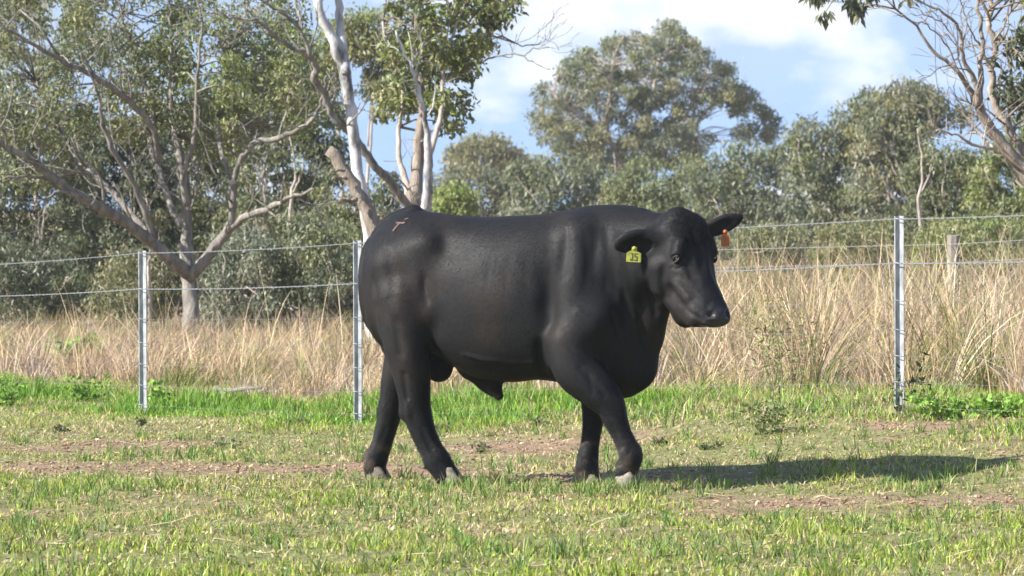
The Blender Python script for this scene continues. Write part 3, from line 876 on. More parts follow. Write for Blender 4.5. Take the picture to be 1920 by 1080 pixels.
def build_lawn():
    x, y = scatter(330000, 15.4, 37, .7)
    s = beyond(x, y); b = bare(x, y)
    # more blades near the viewer's edge of the paddock; none under bare soil
    clump = fnoise(x * 3.1, y * 2.2)
    strip = np.exp(-((s - .75 + 1.5 * (fnoise(x * .7, y * .7 + 8) - .5)) / 1.15) ** 2) * (.42 + .75 * sstep(.32, .6, fnoise(x * 1.3 + 5, y * 1.3)))
    dens = np.clip((1 - b * 1.3) * (.24 + .95 * clump) + strip * .5, .02, 1)
    keep = (rng.random(len(x)) < dens) & (s < 3.6)
    x, y, s, b, clump, strip = [a[keep] for a in (x, y, s, b, clump, strip)]
    n = len(x)
    z = ground_z(x, y) - .004
    H0 = (.014 + .024 * rng.random(n) + .045 * sstep(.5, .72, clump) * rng.random(n)) * (1 - .35 * sstep(22.3, 23.2, y))
    Hh = H0 * (1 - .45 * b) + strip * (.02 + .075 * rng.random(n) + .10 * sstep(-.1, .8, s) * rng.random(n)) * (.4 + 1.1 * clump)
    wd = .005 + .005 * rng.random(n) + .002 * strip
    green = palette(n, [(.250, .350, .040), (.32, .385, .055), (.41, .42, .10), (.165, .255, .038)], [4, 4, 3, 2], .28)
    lush = palette(n, [(.175, .34, .04), (.245, .38, .06), (.12, .25, .035)], [4, 3, 2], .25)
    tan = palette(n, [(.52, .41, .23), (.42, .33, .18), (.60, .50, .31)], [4, 3, 2])
    u = rng.random(n)
    dry = np.clip(.08 + .30 * sstep(21.8, 23.5, y) + .40 * sstep(.62, .35, fnoise(x * .8 + 3, y * .55)) + .3 * b - .55 * strip, .03, .85)
    c = np.where((u < dry)[:, None], tan, np.where((rng.random(n) < strip * 1.1)[:, None], lush, green))
    lean = rng.beta(1.6, 2.2, n) * 1.1
    lean = np.where(u < dry, np.clip(lean + .35, 0, 1.15), lean)
    V, Q, T, C = blades(np.stack([x, y, z], 1), Hh * np.where(u < dry, 1.15, 1.0), wd, rng.uniform(0, 2*np.pi, n), lean, c, 1)
    bl = Builder(); bl.add(V, Q, T, C)
    tag(link('paddock_grass', bl.mesh('paddock_grass', False), None, grass_m), 'short patchy green grass of the paddock under the bull', 'grass', kind='stuff')
    # taller tufts and weeds leaves in the grass
    x, y = scatter(1900, 15.6, 27, .6); keep = (rng.random(len(x)) < .25 + .9 * sstep(.5, .7, fnoise(x * 1.4 + 1, y * 1.2))) & (beyond(x, y) < .6) & (bare(x, y) < .5)
    fx = rng.uniform(-.85, .75, 60); fy = 21.55 - .28 * fx + rng.normal(0, .16, 60) - .05
    x, y = np.r_[x[keep], fx], np.r_[y[keep], fy]; per = 16
    X = np.repeat(x, per) + rng.normal(0, .018, len(x)*per); Y = np.repeat(y, per) + rng.normal(0, .018, len(x)*per)
    n = len(X); Hh = np.repeat(.05 + .07 * rng.random(len(x)), per) * rng.uniform(.5, 1.1, n)
    c = palette(n, [(.15, .27, .05), (.22, .31, .08), (.10, .19, .05), (.42, .36, .17)], [4, 3, 2, 2])
    V, Q, T, C = blades(np.stack([X, Y, ground_z(X, Y) - .004], 1), Hh, .004 + .004 * rng.random(n), rng.uniform(0, 2*np.pi, n), rng.uniform(.1, .9, n), c, 2)
    bl = Builder(); bl.add(V, Q, T, C)
    tag(link('grass_tufts', bl.mesh('grass_tufts', False), None, grass_m), 'taller green grass tufts scattered over the paddock', 'grass', kind='stuff')
    # loose dead stalks lying about, bent in the middle
    x, y = scatter(800, 15.6, 27.5, .6); n = len(x)
    a = rng.uniform(0, 2*np.pi, n); ln = rng.uniform(.04, .17, n) * np.where(rng.random(n) < .08, 1.9, 1)
    P0 = np.stack([x, y, ground_z(x, y) + rng.uniform(.004, .025, n)], 1)
    pts = [P0]
    for k in range(3):
        a = a + rng.normal(0, .28, n); q = pts[-1] + np.stack([np.cos(a), np.sin(a), rng.normal(.06, .2, n)], 1) * (ln / 3)[:, None]
        q[:, 2] = np.maximum(q[:, 2], ground_z(q[:, 0], q[:, 1]) + .005); pts.append(q)
    wv = np.stack([-np.sin(a), np.cos(a), np.full(n, .7)], 1) * .0018
    V = np.stack([v for k, p in enumerate(pts) for v in (p - wv * (1 - .2*k), p + wv * (1 - .2*k))], 1).reshape(-1, 3)
    Q = (np.arange(n)[:, None, None] * 8 + np.array([[0, 1, 3, 2], [2, 3, 5, 4], [4, 5, 7, 6]])[None]).reshape(-1, 4)
    c = np.repeat(palette(n, [(.46, .37, .21), (.36, .28, .16), (.54, .46, .30)], [3, 3, 2]), 8, 0)
    bl = Builder(); bl.add(V, Q, None, c)
    tag(link('dead_stalks', bl.mesh('dead_stalks', False), None, straw_m), 'dead straw stalks lying in the paddock grass', 'straw', kind='stuff')
    # dry litter flakes
    x, y = scatter(26000, 15.6, 28, .6); n = len(x); a = rng.uniform(0, 2*np.pi, n); l = rng.uniform(.006, .020, n); w_ = l * rng.uniform(.25, .6, n)
    d = np.stack([np.cos(a), np.sin(a), rng.normal(.1, .35, n)], 1); q = np.stack([-np.sin(a), np.cos(a), rng.normal(0, .35, n)], 1)
    P0 = np.stack([x, y, ground_z(x, y) + .006], 1)
    V = np.stack([P0 - d*l[:, None] - q*w_[:, None]*.3, P0 + q*w_[:, None], P0 + d*l[:, None], P0 - q*w_[:, None]], 1).reshape(-1, 3)
    c = np.repeat(palette(n, [(.42, .33, .18), (.30, .22, .13), (.52, .44, .27), (.20, .22, .07)], [3, 3, 2, 2], .25), 4, 0)
    bl = Builder(); bl.add(V, np.arange(4*n).reshape(-1, 4), None, c)
    tag(link('grass_litter', bl.mesh('grass_litter', False), None, straw_m), 'fine dry litter between the grass blades of the paddock', 'litter', kind='stuff')
    # crumbs and clods of trodden soil
    x, y = scatter(60000, 16, 27, .6); k = rng.random(len(x)) < np.clip(bare(x, y) * 1.4 - .45, 0, 1); x, y = x[k], y[k]; n = len(x)
    r = .003 + .013 * rng.random(n) ** 3.5
    O = np.array([(1, 0, 0), (-1, 0, 0), (0, 1, 0), (0, -1, 0), (0, 0, 1), (0, 0, -1)], float)
    R = O[None] * r[:, None, None] * rng.uniform(.5, 1.35, (n, 6, 1)) * np.array([1, 1, .7]); al = rng.uniform(0, 2*np.pi, n)
    X = R[..., 0]*np.cos(al)[:, None] - R[..., 1]*np.sin(al)[:, None]; Y = R[..., 0]*np.sin(al)[:, None] + R[..., 1]*np.cos(al)[:, None]
    V = np.stack([x[:, None] + X, y[:, None] + Y, ground_z(x, y)[:, None] + R[..., 2] + r[:, None]*.2], -1).reshape(-1, 3)
    T = (np.arange(n)[:, None, None]*6 + np.array([[0,2,4],[2,1,4],[1,3,4],[3,0,4],[2,0,5],[1,2,5],[3,1,5],[0,3,5]])[None]).reshape(-1, 3)
    c = np.repeat(palette(n, [(.31, .205, .138), (.25, .165, .108), (.36, .245, .168)], [3, 2, 2], .12), 6, 0)
    bl = Builder(); bl.add(V, None, T, c)
    tag(link('soil_clods', bl.mesh('soil_clods', False), None, clod_m), 'crumbly brown clods of soil on the trodden tracks', 'soil', kind='stuff')
clod_m = foliage_mat('crumbly soil', .95, .0, .1)
build_lawn()

def build_dry_grass():
    n0 = 5600
    y = np.sqrt(rng.uniform(23.5**2, 46**2, n0)); x = rng.uniform(-1, 1, n0) * (y * 960 / FPX + 1.3)
    s = beyond(x, y)
    edge = 1.75 + 2.4 * (fnoise(x * 1.1 + 11, y * 1.1) - .4) + .5 * sstep(0, -2.5, x)
    edge = edge + rng.normal(0, .35, n0)
    keep = (s > edge) & (rng.random(n0) < (.35 + .9 * fnoise(x * 1.2, y * 1.2 + 4)) * (1 - .65 * sstep(5, 11, s)))
    x, y, s = x[keep], y[keep], s[keep]; m = len(x); per = 34
    tall = (.35 + .36 * sstep(-1.2, 2.0, x)) * (.55 + .75 * fnoise(x * .9 + 2, y * .9)) * rng.uniform(.45, 1.5, m)
    tall *= .45 + .55 * sstep(0, 1.8, s - 1.4)
    kind = rng.random(m)
    td = rng.uniform(0, 2*np.pi, m); tl = rng.beta(1.2, 1.6, m) * 1.0
    brown = np.array([(.62, .465, .295), (.53, .385, .24), (.70, .565, .38), (.50, .39, .28), (.38, .305, .24), (.45, .345, .165), (.29, .29, .09)])
    tc = brown[rng.choice(7, m, p=[.22, .22, .12, .16, .12, .09, .07])]
    low = (s < 3.6) & (rng.random(m) < .3); tall = np.where(low, tall * .55, tall); tc = np.where(low[:, None], np.array([.34, .28, .235]), tc)
    tg = sstep(.60, .72, fnoise(x * 1.3 + 20, y * 1.3)) > rng.random(m) * 1.0
    tc = np.where(tg[:, None], np.array([.23, .25, .08]), tc)
    r = lambda a: np.repeat(a, per, 0)
    n = m * per
    ang = rng.uniform(0, 2*np.pi, n); rad = np.abs(rng.normal(0, .09, n))
    X = r(x) + np.cos(ang) * rad; Y = r(y) + np.sin(ang) * rad
    Hh = r(tall) * rng.uniform(.35, 1.15, n)
    dx = np.cos(ang) * rng.uniform(.1, .8, n) + np.cos(r(td)) * r(tl); dy = np.sin(ang) * rng.uniform(.1, .8, n) + np.sin(r(td)) * r(tl)
    lean = np.clip(np.hypot(dx, dy), .02, 1.15); ld = np.arctan2(dy, dx)
    c = np.clip(r(tc) * r(rng.normal(.95, .16, (m, 1))) * rng.normal(1, .22, (n, 1)) * rng.normal(1, .04, (n, 3)), .02, .85)
    V, Q, T, C = blades(np.stack([X, Y, ground_z(X, Y) - .01], 1), Hh, .004 + .0055 * rng.random(n) ** 1.5, ld, lean, c, 3, .6)
    bl = Builder(); bl.add(V, Q, T, C)
    tag(link('dry_grass', bl.mesh('dry_grass', False), None, straw_m), 'tall dry straw-coloured grass growing behind the wire fence', 'grass', kind='stuff')
    # seed stalks that stand above the rest
    m0 = 2400
    y = np.sqrt(rng.uniform(24.5**2, 40**2, m0)); x = rng.uniform(-1, 1, m0) * (y * 960 / FPX + 1.0); s = beyond(x, y)
    k = (s > 2.2) & (rng.random(m0) < .12 + .5 * sstep(.5, .7, fnoise(x * .8 + 6, y * .8)) * (.35 + .65 * sstep(-.5, 2, x))); x, y = x[k], y[k]; n = len(x)
    Hh = rng.uniform(.6, 1.0, n) + .22 * sstep(0, 2.5, x)
    c = palette(n, [(.62, .50, .33), (.50, .40, .26)], [1, 1])
    V, Q, T, C = blades(np.stack([x, y, ground_z(x, y)], 1), Hh, .006 + .004 * rng.random(n), rng.normal(2.6, 1.0, n), rng.uniform(.05, .75, n), c, 3, .8)
    bl = Builder(); bl.add(V, Q, T, C)
    tag(link('seed_stalks', bl.mesh('seed_stalks', False), None, straw_m), 'long pale seed stalks rising above the dry grass', 'grass', kind='stuff')
build_dry_grass()

# ------------------------------------------------------------------ trees
def leaves(P, size, cols, droop=.6, wid=.34, jit=.35):
    """one folded lance leaf per point: 4 corners, 2 triangles"""
    n = len(P)
    d = rng.normal(0, 1, (n, 3)); d[:, 2] -= droop * 2; d /= np.linalg.norm(d, axis=1)[:, None]
    q = np.cross(d, rng.normal(0, 1, (n, 3))); q /= np.linalg.norm(q, axis=1)[:, None] + 1e-9
    nn = np.cross(d, q)
    ln = size * rng.uniform(1 - jit, 1 + jit, n); wd = ln * wid * rng.uniform(.75, 1.25, n)
    a = P; t = P + d * ln[:, None]; m = P + d * (ln * .45)[:, None] + nn * (ln * .06)[:, None]
    V = np.stack([a, m + q * (wd * .5)[:, None], t, m - q * (wd * .5)[:, None]], 1).reshape(-1, 3)
    return V, np.arange(4 * n).reshape(-1, 4), None, np.repeat(cols, 4, 0)

def in_poly(px, py, poly):
    poly = np.asarray(poly, float); x0, y0 = poly[:, 0], poly[:, 1]; x1, y1 = np.roll(x0, -1), np.roll(y0, -1)
    r = np.zeros(len(px), bool)
    for a, b, c, d in zip(x0, y0, x1, y1):
        if b == d: continue
        m = ((b > py) != (d > py)) & (px < (c - a) * (py - b) / (d - b) + a); r ^= m
    return r

def clumps(poly, Y, depth, n, holes=(), edge_bias=0.0):
    """clump centres inside a crown whose outline is poly (photo pixels at depth Y), rounded in depth"""
    poly = np.asarray(poly, float); out = []
    cx, cy = poly.mean(0); hw = (poly[:, 0].max() - poly[:, 0].min()) / 2; hh = (poly[:, 1].max() - poly[:, 1].min()) / 2
    mx, my = (poly[:, 0].max() + poly[:, 0].min()) / 2, (poly[:, 1].max() + poly[:, 1].min()) / 2
    while len(out) < n:
        px = rng.uniform(poly[:, 0].min(), poly[:, 0].max(), 400); py = rng.uniform(poly[:, 1].min(), poly[:, 1].max(), 400)
        ok = in_poly(px, py, poly)
        for hx, hy, hr in holes: ok &= (px - hx) ** 2 + (py - hy) ** 2 > hr ** 2
        r = np.clip(((px - mx) / hw) ** 2 * .8 + ((py - my) / hh) ** 2 * .5, 0, .95)
        dz = rng.uniform(-1, 1, 400) * depth * np.sqrt(1 - r)
        for a, b, c, o in zip(px, py, dz, ok):
            if o and len(out) < n: out.append(W(a, b, Y + c))
    return np.array(out)

GUM = [(0.182, 0.213, 0.085), (0.226, 0.246, 0.100), (0.143, 0.174, 0.080), (0.270, 0.263, 0.115), (0.198, 0.218, 0.120)]
GREY = [(.185, .215, .145), (.225, .245, .175), (.145, .175, .120), (.235, .235, .150)]  # grey-green gum leaves, lightened so far crowns carry distance haze in their colour
BRIGHT = [(0.220, 0.280, 0.070), (0.281, 0.330, 0.095), (0.176, 0.230, 0.065), (0.314, 0.319, 0.125)]
OLIVE = [(0.231, 0.230, 0.100), (0.281, 0.269, 0.120), (0.176, 0.190, 0.090), (0.308, 0.269, 0.145)]
DARK = [(.105, .130, .070), (.140, .160, .082), (.085, .108, .062), (.165, .172, .095)]  # darker leaf greens; in the left understory they paint in the shade
leaf_m = foliage_mat('gum leaf', .42, .30, .4)
bark_grey = bark_mat('grey brown gum bark', [(.25, (.080, .073, .062)), (.5, (.225, .205, .175)), (.75, (.43, .40, .35))], 5, (3, 3, .7), .03)
bark_white = bark_mat('smooth white gum bark', [(.34, (.10, .095, .09)), (.44, (.38, .37, .36)), (.62, (.66, .65, .64))], 3.0, (2, 2, .9), .01, .7)
bark_brown = bark_mat('peeling brown gum bark', [(.25, (.10, .080, .062)), (.5, (.255, .208, .162)), (.75, (.44, .39, .33))], 4, (3, 3, .6), .03)
bark_pale = bark_mat('pale gum bark', [(.25, (.25, .21, .175)), (.6, (.48, .42, .36))], 5, (3, 3, .7), .02)

def limb(b, pts, Y, seg=8, wob=.05, dy=0.0, scale=1.0):
    """traced limb: (px, py, width px) list; dy lets it run towards (-) or away (+)"""
    n = len(pts); q = []
    for k, (px, py, wpx) in enumerate(pts):
        yy = Y + dy * k / max(1, n - 1)
        p = W(px, py, yy); q.append((*p, wpx / FPX * yy * .5 * scale))
    q = resample(q, max(6, 4 * n))
    q[:, :3] += rng.normal(0, .012, (len(q), 3)) * np.linspace(.3, 1, len(q))[:, None]
    b.tube(q[:, :3], np.maximum(q[:, 3], .004), seg, wob)
    return q

def twigs(b, skeleton, C, r0=.012, prob=1.0, bend=.15, seg=4):
    """thin branches from the nearest skeleton point below each clump to its centre"""
    for c in C:
        if rng.random() > prob: continue
        d = skeleton[:, :3] - c; dist = np.linalg.norm(d * np.array([1, 1, 1.0]), axis=1) + np.maximum(0, d[:, 2]) * 1.5
        k = int(np.argmin(dist)); a = skeleton[k, :3]
        m = (a + c) / 2 + rng.normal(0, bend, 3) * np.linalg.norm(c - a) + np.array([0, 0, .05])
        q = resample([a, m, c], 5)
        rr = min(r0 * (1 + np.linalg.norm(c - a) * .8), max(skeleton[k, 3] * .7, .006)) if skeleton.shape[1] > 3 else r0
        b.tube(q, np.linspace(rr, .004, 5), seg)

def spray(b, q, count, ln, rmax, lv=0):
    """crooked side branches leaving a limb"""
    for _ in range(count):
        k = int(rng.uniform(.25, .98) * (len(q) - 1)); t = q[min(k + 1, len(q) - 1), :3] - q[k, :3]; t /= np.linalg.norm(t) + 1e-9
        d = t * .6 + rng.normal(0, .6, 3) + np.array([0, 0, .35]); d /= np.linalg.norm(d)
        l = ln * rng.uniform(.4, 1.2); r = min(q[k, 3] * .5, rmax) * rng.uniform(.6, 1)
        p = [q[k, :3]]
        for i in range(4):
            d = d + rng.normal(0, .28, 3) + np.array([0, 0, .06]); d /= np.linalg.norm(d); p.append(p[-1] + d * l / 4)
        p = resample(np.array(p), 9); rr = np.linspace(r, max(r * .25, .003), 9)
        b.tube(p, rr, 5)
        if lv == 0: spray(b, np.c_[p, rr], 3, ln * .5, r * .6, 1)

def foliage(b, C, rad, per, size, pal, droop=.6, wid=.34, flat=.75, shell=.35):
    """leaf cloud round each clump centre, tints shifting from clump to clump"""
    for c in C:
        r = rad * rng.uniform(.6, 1.25); n = max(4, int(per * rng.uniform(.6, 1.4)))
        v = rng.normal(0, 1, (n, 3)); v /= np.linalg.norm(v, axis=1)[:, None]
        rr = r * (shell + (1 - shell) * rng.random(n)) ** .6
        P = c + v * rr[:, None] * np.array([1, 1, flat]) + rng.normal(0, r * .12, (n, 3))
        base = np.array(pal[rng.integers(len(pal))]) * rng.normal(1, .12)
        cols = base * .6 + palette(n, pal, np.ones(len(pal)), .2) * .4
        b.add(*leaves(P, size, cols, droop, wid))

def tree(name, label, base, limbs, crown, bark, group=None, cat='tree', sub=0, sub_len=.8):
    """limbs: list of (pts, Y, dy[, bark override]) ; crown: list of dicts"""
    root = empty(name, tuple(base)); tag(root, label, cat, group)
    groups = {}
    sk = []
    for l in limbs:
        m = l[3] if len(l) > 3 else bark
        b = groups.setdefault(m.name, (Builder(), m))[0]
        sk.append(limb(b, l[0], l[1], 10, .022 if m is bark_white else .045, l[2]))
    if sub:
        wts = np.array([q[:, 3].mean() * len(q) for q in sk]); wts = wts / wts.sum()
        for q, l, wt in zip(sk, limbs, wts):
            spray(groups[(l[3] if len(l) > 3 else bark).name][0], q, int(round(sub * (.5 * wt + .5 / len(sk)))), sub_len, .018 * sub_len / .8)
    sk = np.vstack(sk)
    tb = groups.setdefault(bark.name, (Builder(), bark))[0]
    cb = Builder()
    for cr in crown:
        C = clumps(cr['poly'], cr['Y'] + cr.get('off', 0), cr['depth'], cr['n'], cr.get('holes', ()))
        twigs(tb, sk, C, cr.get('twig', .010), cr.get('tp', .8))
        foliage(cb, C, cr['r'], cr['per'], cr['size'], cr.get('pal', GUM), cr.get('droop', .6), cr.get('wid', .36))
    first = True
    for nm, (b, m) in groups.items():
        o = link('trunk' if first else 'limb', b.mesh('trunk'), root, m); first = False
    if cb.n: link('crown', cb.mesh('crown', False), root, leaf_m)
    return root

def foot(px, Y):
    x = (px - 960) / FPX * Y
    return (x, Y, float(ground_z(x, Y)))
def gpy(px, Y):
    """photo row of the ground at that column and depth"""
    f = foot(px, Y); return HORIZON + (CAM_H - f[2] + .05) / Y * FPX

def build_trees():
    # ---- spreading gum on the left
    Y = 45.0
    T1 = [
        ([(360, gpy(360, Y), 37.7), (357, 590, 32.8), (356, 545, 28.7), (351, 505, 30.3), (349, 470, 24.6), (350, 430, 20.5), (350, 390, 19.7), (344, 321, 16.4), (330, 270, 14.8), (321, 200, 9.8), (318, 143, 7.4), (322, 60, 4.9), (316, -30, 3.3)], Y, 0.4),
        ([(352, 512, 27.9), (321, 488, 26.2), (276, 448, 23.0), (230, 413, 21.3), (190, 390, 19.7), (144, 367, 18.0), (109, 339, 16.4), (57, 298, 13.1), (0, 270, 11.5), (-60, 240, 7.4)], Y, -1.6),
        ([(285, 452, 14.8), (241, 396, 12.3), (190, 339, 10.7), (149, 304, 9.0), (123, 264, 6.6), (95, 220, 4.1), (70, 150, 3.3)], Y - .4, 1.2),
        ([(290, 455, 13.1), (270, 390, 11.5), (241, 327, 9.8), (207, 275, 9.8), (190, 218, 7.4), (178, 165, 4.9), (150, 100, 3.3)], Y - .3, -1.0),
        ([(339, 425, 13.9), (315, 373, 13.1), (298, 321, 13.1), (284, 281, 12.3), (287, 218, 9.0), (270, 149, 7.4), (247, 98, 6.6), (230, 29, 4.9), (220, -40, 3.3)], Y, .8),
        ([(300, 300, 12.3), (283, 235, 11.5), (236, 185, 11.5), (205, 161, 11.5), (167, 139, 10.7), (133, 122, 9.0), (92, 100, 8.2), (56, 80, 6.6), (0, 50, 4.1), (-40, 40, 3.3)], Y, -1.8),
        ([(350, 388, 11.5), (344, 327, 11.5), (361, 275, 9.8), (367, 212, 8.2), (373, 115, 5.7), (378, 40, 4.1), (372, -30, 3.3)], Y, -.5),
        ([(358, 515, 24.6), (367, 508, 23.0), (402, 465, 19.7), (428, 430, 18.0), (436, 396, 12.3), (439, 344, 10.7), (459, 287, 10.7), (488, 267, 10.7), (528, 258, 10.7), (562, 241, 9.0), (591, 218, 7.4), (603, 184, 4.9), (612, 140, 3.3)], Y, -.8),
        ([(424, 436, 14.8), (459, 408, 13.1), (505, 390, 11.5), (551, 367, 7.4), (591, 356, 4.1)], Y - .2, -1.2),
        ([(436, 398, 9.0), (430, 333, 9.0), (410, 258, 9.0), (410, 218, 8.2), (422, 161, 7.4), (419, 98, 5.7), (459, 34, 4.1), (470, -20, 2.5)], Y - .2, .9),
        ([(414, 285, 6.6), (373, 235, 4.9), (344, 207, 3.3)], Y + .1, -.3),
        ([(520, 262, 4.9), (545, 180, 4.1), (560, 130, 2.5)], Y - .5, .3), ([(500, 392, 5.7), (493, 330, 4.9), (505, 280, 3.3)], Y - .5, .2),
        ([(100, 340, 7.4), (60, 330, 5.7), (10, 335, 4.1)], Y - 1, -.4), ([(160, 372, 5.7), (110, 360, 4.9), (60, 390, 3.3)], Y - 1, -.3),
    ]
    holes1 = [(255, 30, 34), (100, 75, 22), (162, 150, 30), (392, 112, 38), (45, 65, 18), (225, 110, 22), (60, 160, 22), (545, 165, 16), (350, 90, 14), (120, 180, 18), (190, 190, 14)]
    tree('gum_tree', 'spreading gum tree forking low on the left behind the fence', foot(360, Y), T1,
         [dict(poly=[(-90, -60), (330, -60), (340, 120), (300, 260), (200, 270), (60, 250), (-90, 250)], Y=Y, off=1.0, depth=1.9, n=180, r=.21, per=112, size=.062, holes=holes1),
          dict(poly=[(320, -60), (480, -60), (560, 20), (600, 120), (640, 230), (560, 250), (470, 240), (420, 300), (340, 240)], Y=Y, off=1.0, depth=1.8, n=135, r=.22, per=115, size=.062, holes=holes1, pal=BRIGHT + GUM),
          dict(poly=[(-90, 220), (120, 230), (160, 330), (60, 340), (-90, 330)], Y=Y, off=.6, depth=1.2, n=20, r=.22, per=70, size=.085)], bark_grey, sub=85, sub_len=.9)
    # ---- white gum beside it, with a snapped-off brown stem
    Y = 42.0
    T2 = [
        ([(700, gpy(700, Y), 33.6), (696, 500, 28.0), (693, 445, 25.8), (686, 400, 23.5), (672, 330, 22.4), (664, 260, 21.8), (657, 200, 23.5), (650, 150, 23.5), (641, 118, 23.5), (622, 75, 20.2), (600, 20, 17.9), (585, -40, 15.7), (560, -160, 11.2)], Y, 0),
        ([(650, 140, 19.0), (645, 110, 19.0), (640, 60, 16.8), (634, 0, 15.1), (630, -60, 13.4), (650, -180, 9.0)], Y - .05, .3),
    ]
    tree('gum_tree', 'tall gum tree with smooth white forked trunk, rising behind the rump of the bull', foot(700, Y), T2,
         [dict(poly=[(520, -240), (760, -240), (800, -120), (700, -40), (560, -30), (480, -120)], Y=Y, depth=1.2, n=14, r=.26, per=50, size=.09)], bark_white)
    Y = 41.3
    tree('broken_tree', 'snapped-off brown leaning trunk beside the white gum', foot(735, Y),
         [([(735, gpy(735, Y), 47.5), (722, 500, 37.4), (706, 440, 31.7), (690, 400, 27.4), (668, 360, 25.2), (645, 320, 23.8), (630, 298, 23.0), (617, 281, 20.9)], Y, 0),
          ([(668, 375, 9.4), (652, 378, 9.4), (636, 370, 7.9)], Y - .12, -.15), ([(650, 335, 6.5), (636, 332, 5.8), (622, 338, 3.6)], Y - .12, -.1), ([(645, 320, 5.8), (633, 320, 4.3), (615, 328, 2.9)], Y - .12, -.2)], [], bark_brown)
    # ---- many-stemmed gum behind the rump
    Y = 43.0
    T3 = [
        ([(768, gpy(768, Y), 53.0), (770, 430, 43.5), (775, 385, 35.4), (782, 330, 24.5), (785, 270, 20.4), (790, 200, 16.3), (785, 120, 10.9), (780, 40, 8.2), (800, -50, 5.4)], Y, .4),
        ([(786, 430, 24.5), (797, 395, 21.8), (803, 340, 17.7), (803, 290, 16.3), (800, 240, 10.9), (795, 200, 8.2), (770, 130, 5.4), (740, 60, 3.4)], Y - .3, -.4, bark_white),
        ([(803, 300, 13.6), (806, 285, 12.2), (822, 240, 10.2), (829, 195, 8.2), (832, 120, 6.1), (855, 50, 4.8), (890, -20, 3.4)], Y - .35, .3, bark_pale),
        ([(766, 400, 17.7), (762, 345, 13.6), (750, 300, 10.2), (748, 230, 8.2), (755, 190, 6.1), (735, 110, 4.1), (715, 40, 3.4)], Y + .2, .6, bark_pale),
        ([(770, 395, 17.7), (755, 372, 15.6), (735, 345, 15.6), (705, 312, 15.6), (672, 268, 15.0), (653, 244, 14.3), (625, 219, 13.6), (608, 175, 13.6), (592, 150, 13.6), (592, 122, 12.2), (578, 103, 10.2), (544, 86, 8.2), (514, 64, 6.8), (494, 47, 6.1), (461, 36, 4.8), (425, 33, 4.1), (408, 25, 3.4), (380, 30, 2.0)], Y - .4, -1.8, bark_grey),
        ([(582, 106, 8.8), (567, 64, 6.8), (542, 36, 5.4), (514, 14, 4.8), (489, 0, 4.1), (440, -30, 2.7)], Y - 1.6, -.4, bark_grey),
        ([(568, 66, 5.4), (561, 28, 4.8), (551, 0, 4.1), (540, -40, 2.7)], Y - 1.7, .2, bark_grey),
        ([(425, 33, 2.7), (380, 15, 2.0), (330, 20, 1.4)], Y - 2.1, .0, bark_grey), ([(408, 25, 2.0), (350, 45, 2.0), (320, 75, 1.4)], Y - 2.1, .1, bark_grey), ([(440, 34, 2.0), (400, 5, 2.0), (370, -10, 1.4)], Y - 2.1, .1, bark_grey),
        ([(840, 150, 4.8), (890, 120, 4.1), (935, 105, 3.4), (965, 102, 3.4), (1000, 115, 2.7), (1032, 130, 1.4)], Y, -.5, bark_grey), ([(980, 106, 2.0), (1000, 92, 2.0), (1030, 90, 1.4)], Y - .35, 0, bark_grey),
        ([(850, 70, 4.8), (930, 70, 3.4), (960, 80, 2.7), (1000, 85, 2.0), (1020, 78, 1.4)], Y, .3, bark_grey),
        ([(860, 60, 5.4), (900, 20, 4.1), (940, -10, 2.7)], Y, .3, bark_grey),
    ]
    tree('gum_tree', 'leafy gum tree with several pale and brown stems behind the tail of the bull', foot(768, Y), T3,
         [dict(poly=[(735, -60), (900, -60), (930, 10), (915, 60), (925, 95), (895, 110), (880, 150), (885, 170), (865, 205), (850, 240), (835, 240), (815, 195), (790, 165), (770, 190), (735, 215), (712, 225), (712, 180), (735, 130), (725, 80), (735, 20)], Y=Y, off=.7, depth=1.1, n=135, r=.14, per=58, size=.070, wid=.5, pal=GUM + BRIGHT, holes=[(760, 215, 14), (730, 60, 12), (800, 110, 14), (860, 60, 12), (850, 150, 12), (770, 40, 10), (890, 20, 12), (825, 30, 8), (775, 140, 10)], droop=.5),
          dict(poly=[(900, -30), (960, -20), (970, 25), (930, 45), (910, 30)], Y=Y, depth=.5, n=14, r=.14, per=35, size=.08, wid=.5, pal=GUM)], bark_brown, sub=60, sub_len=.6)
    # ---- leaning gum entering from the right
    Y = 38.0
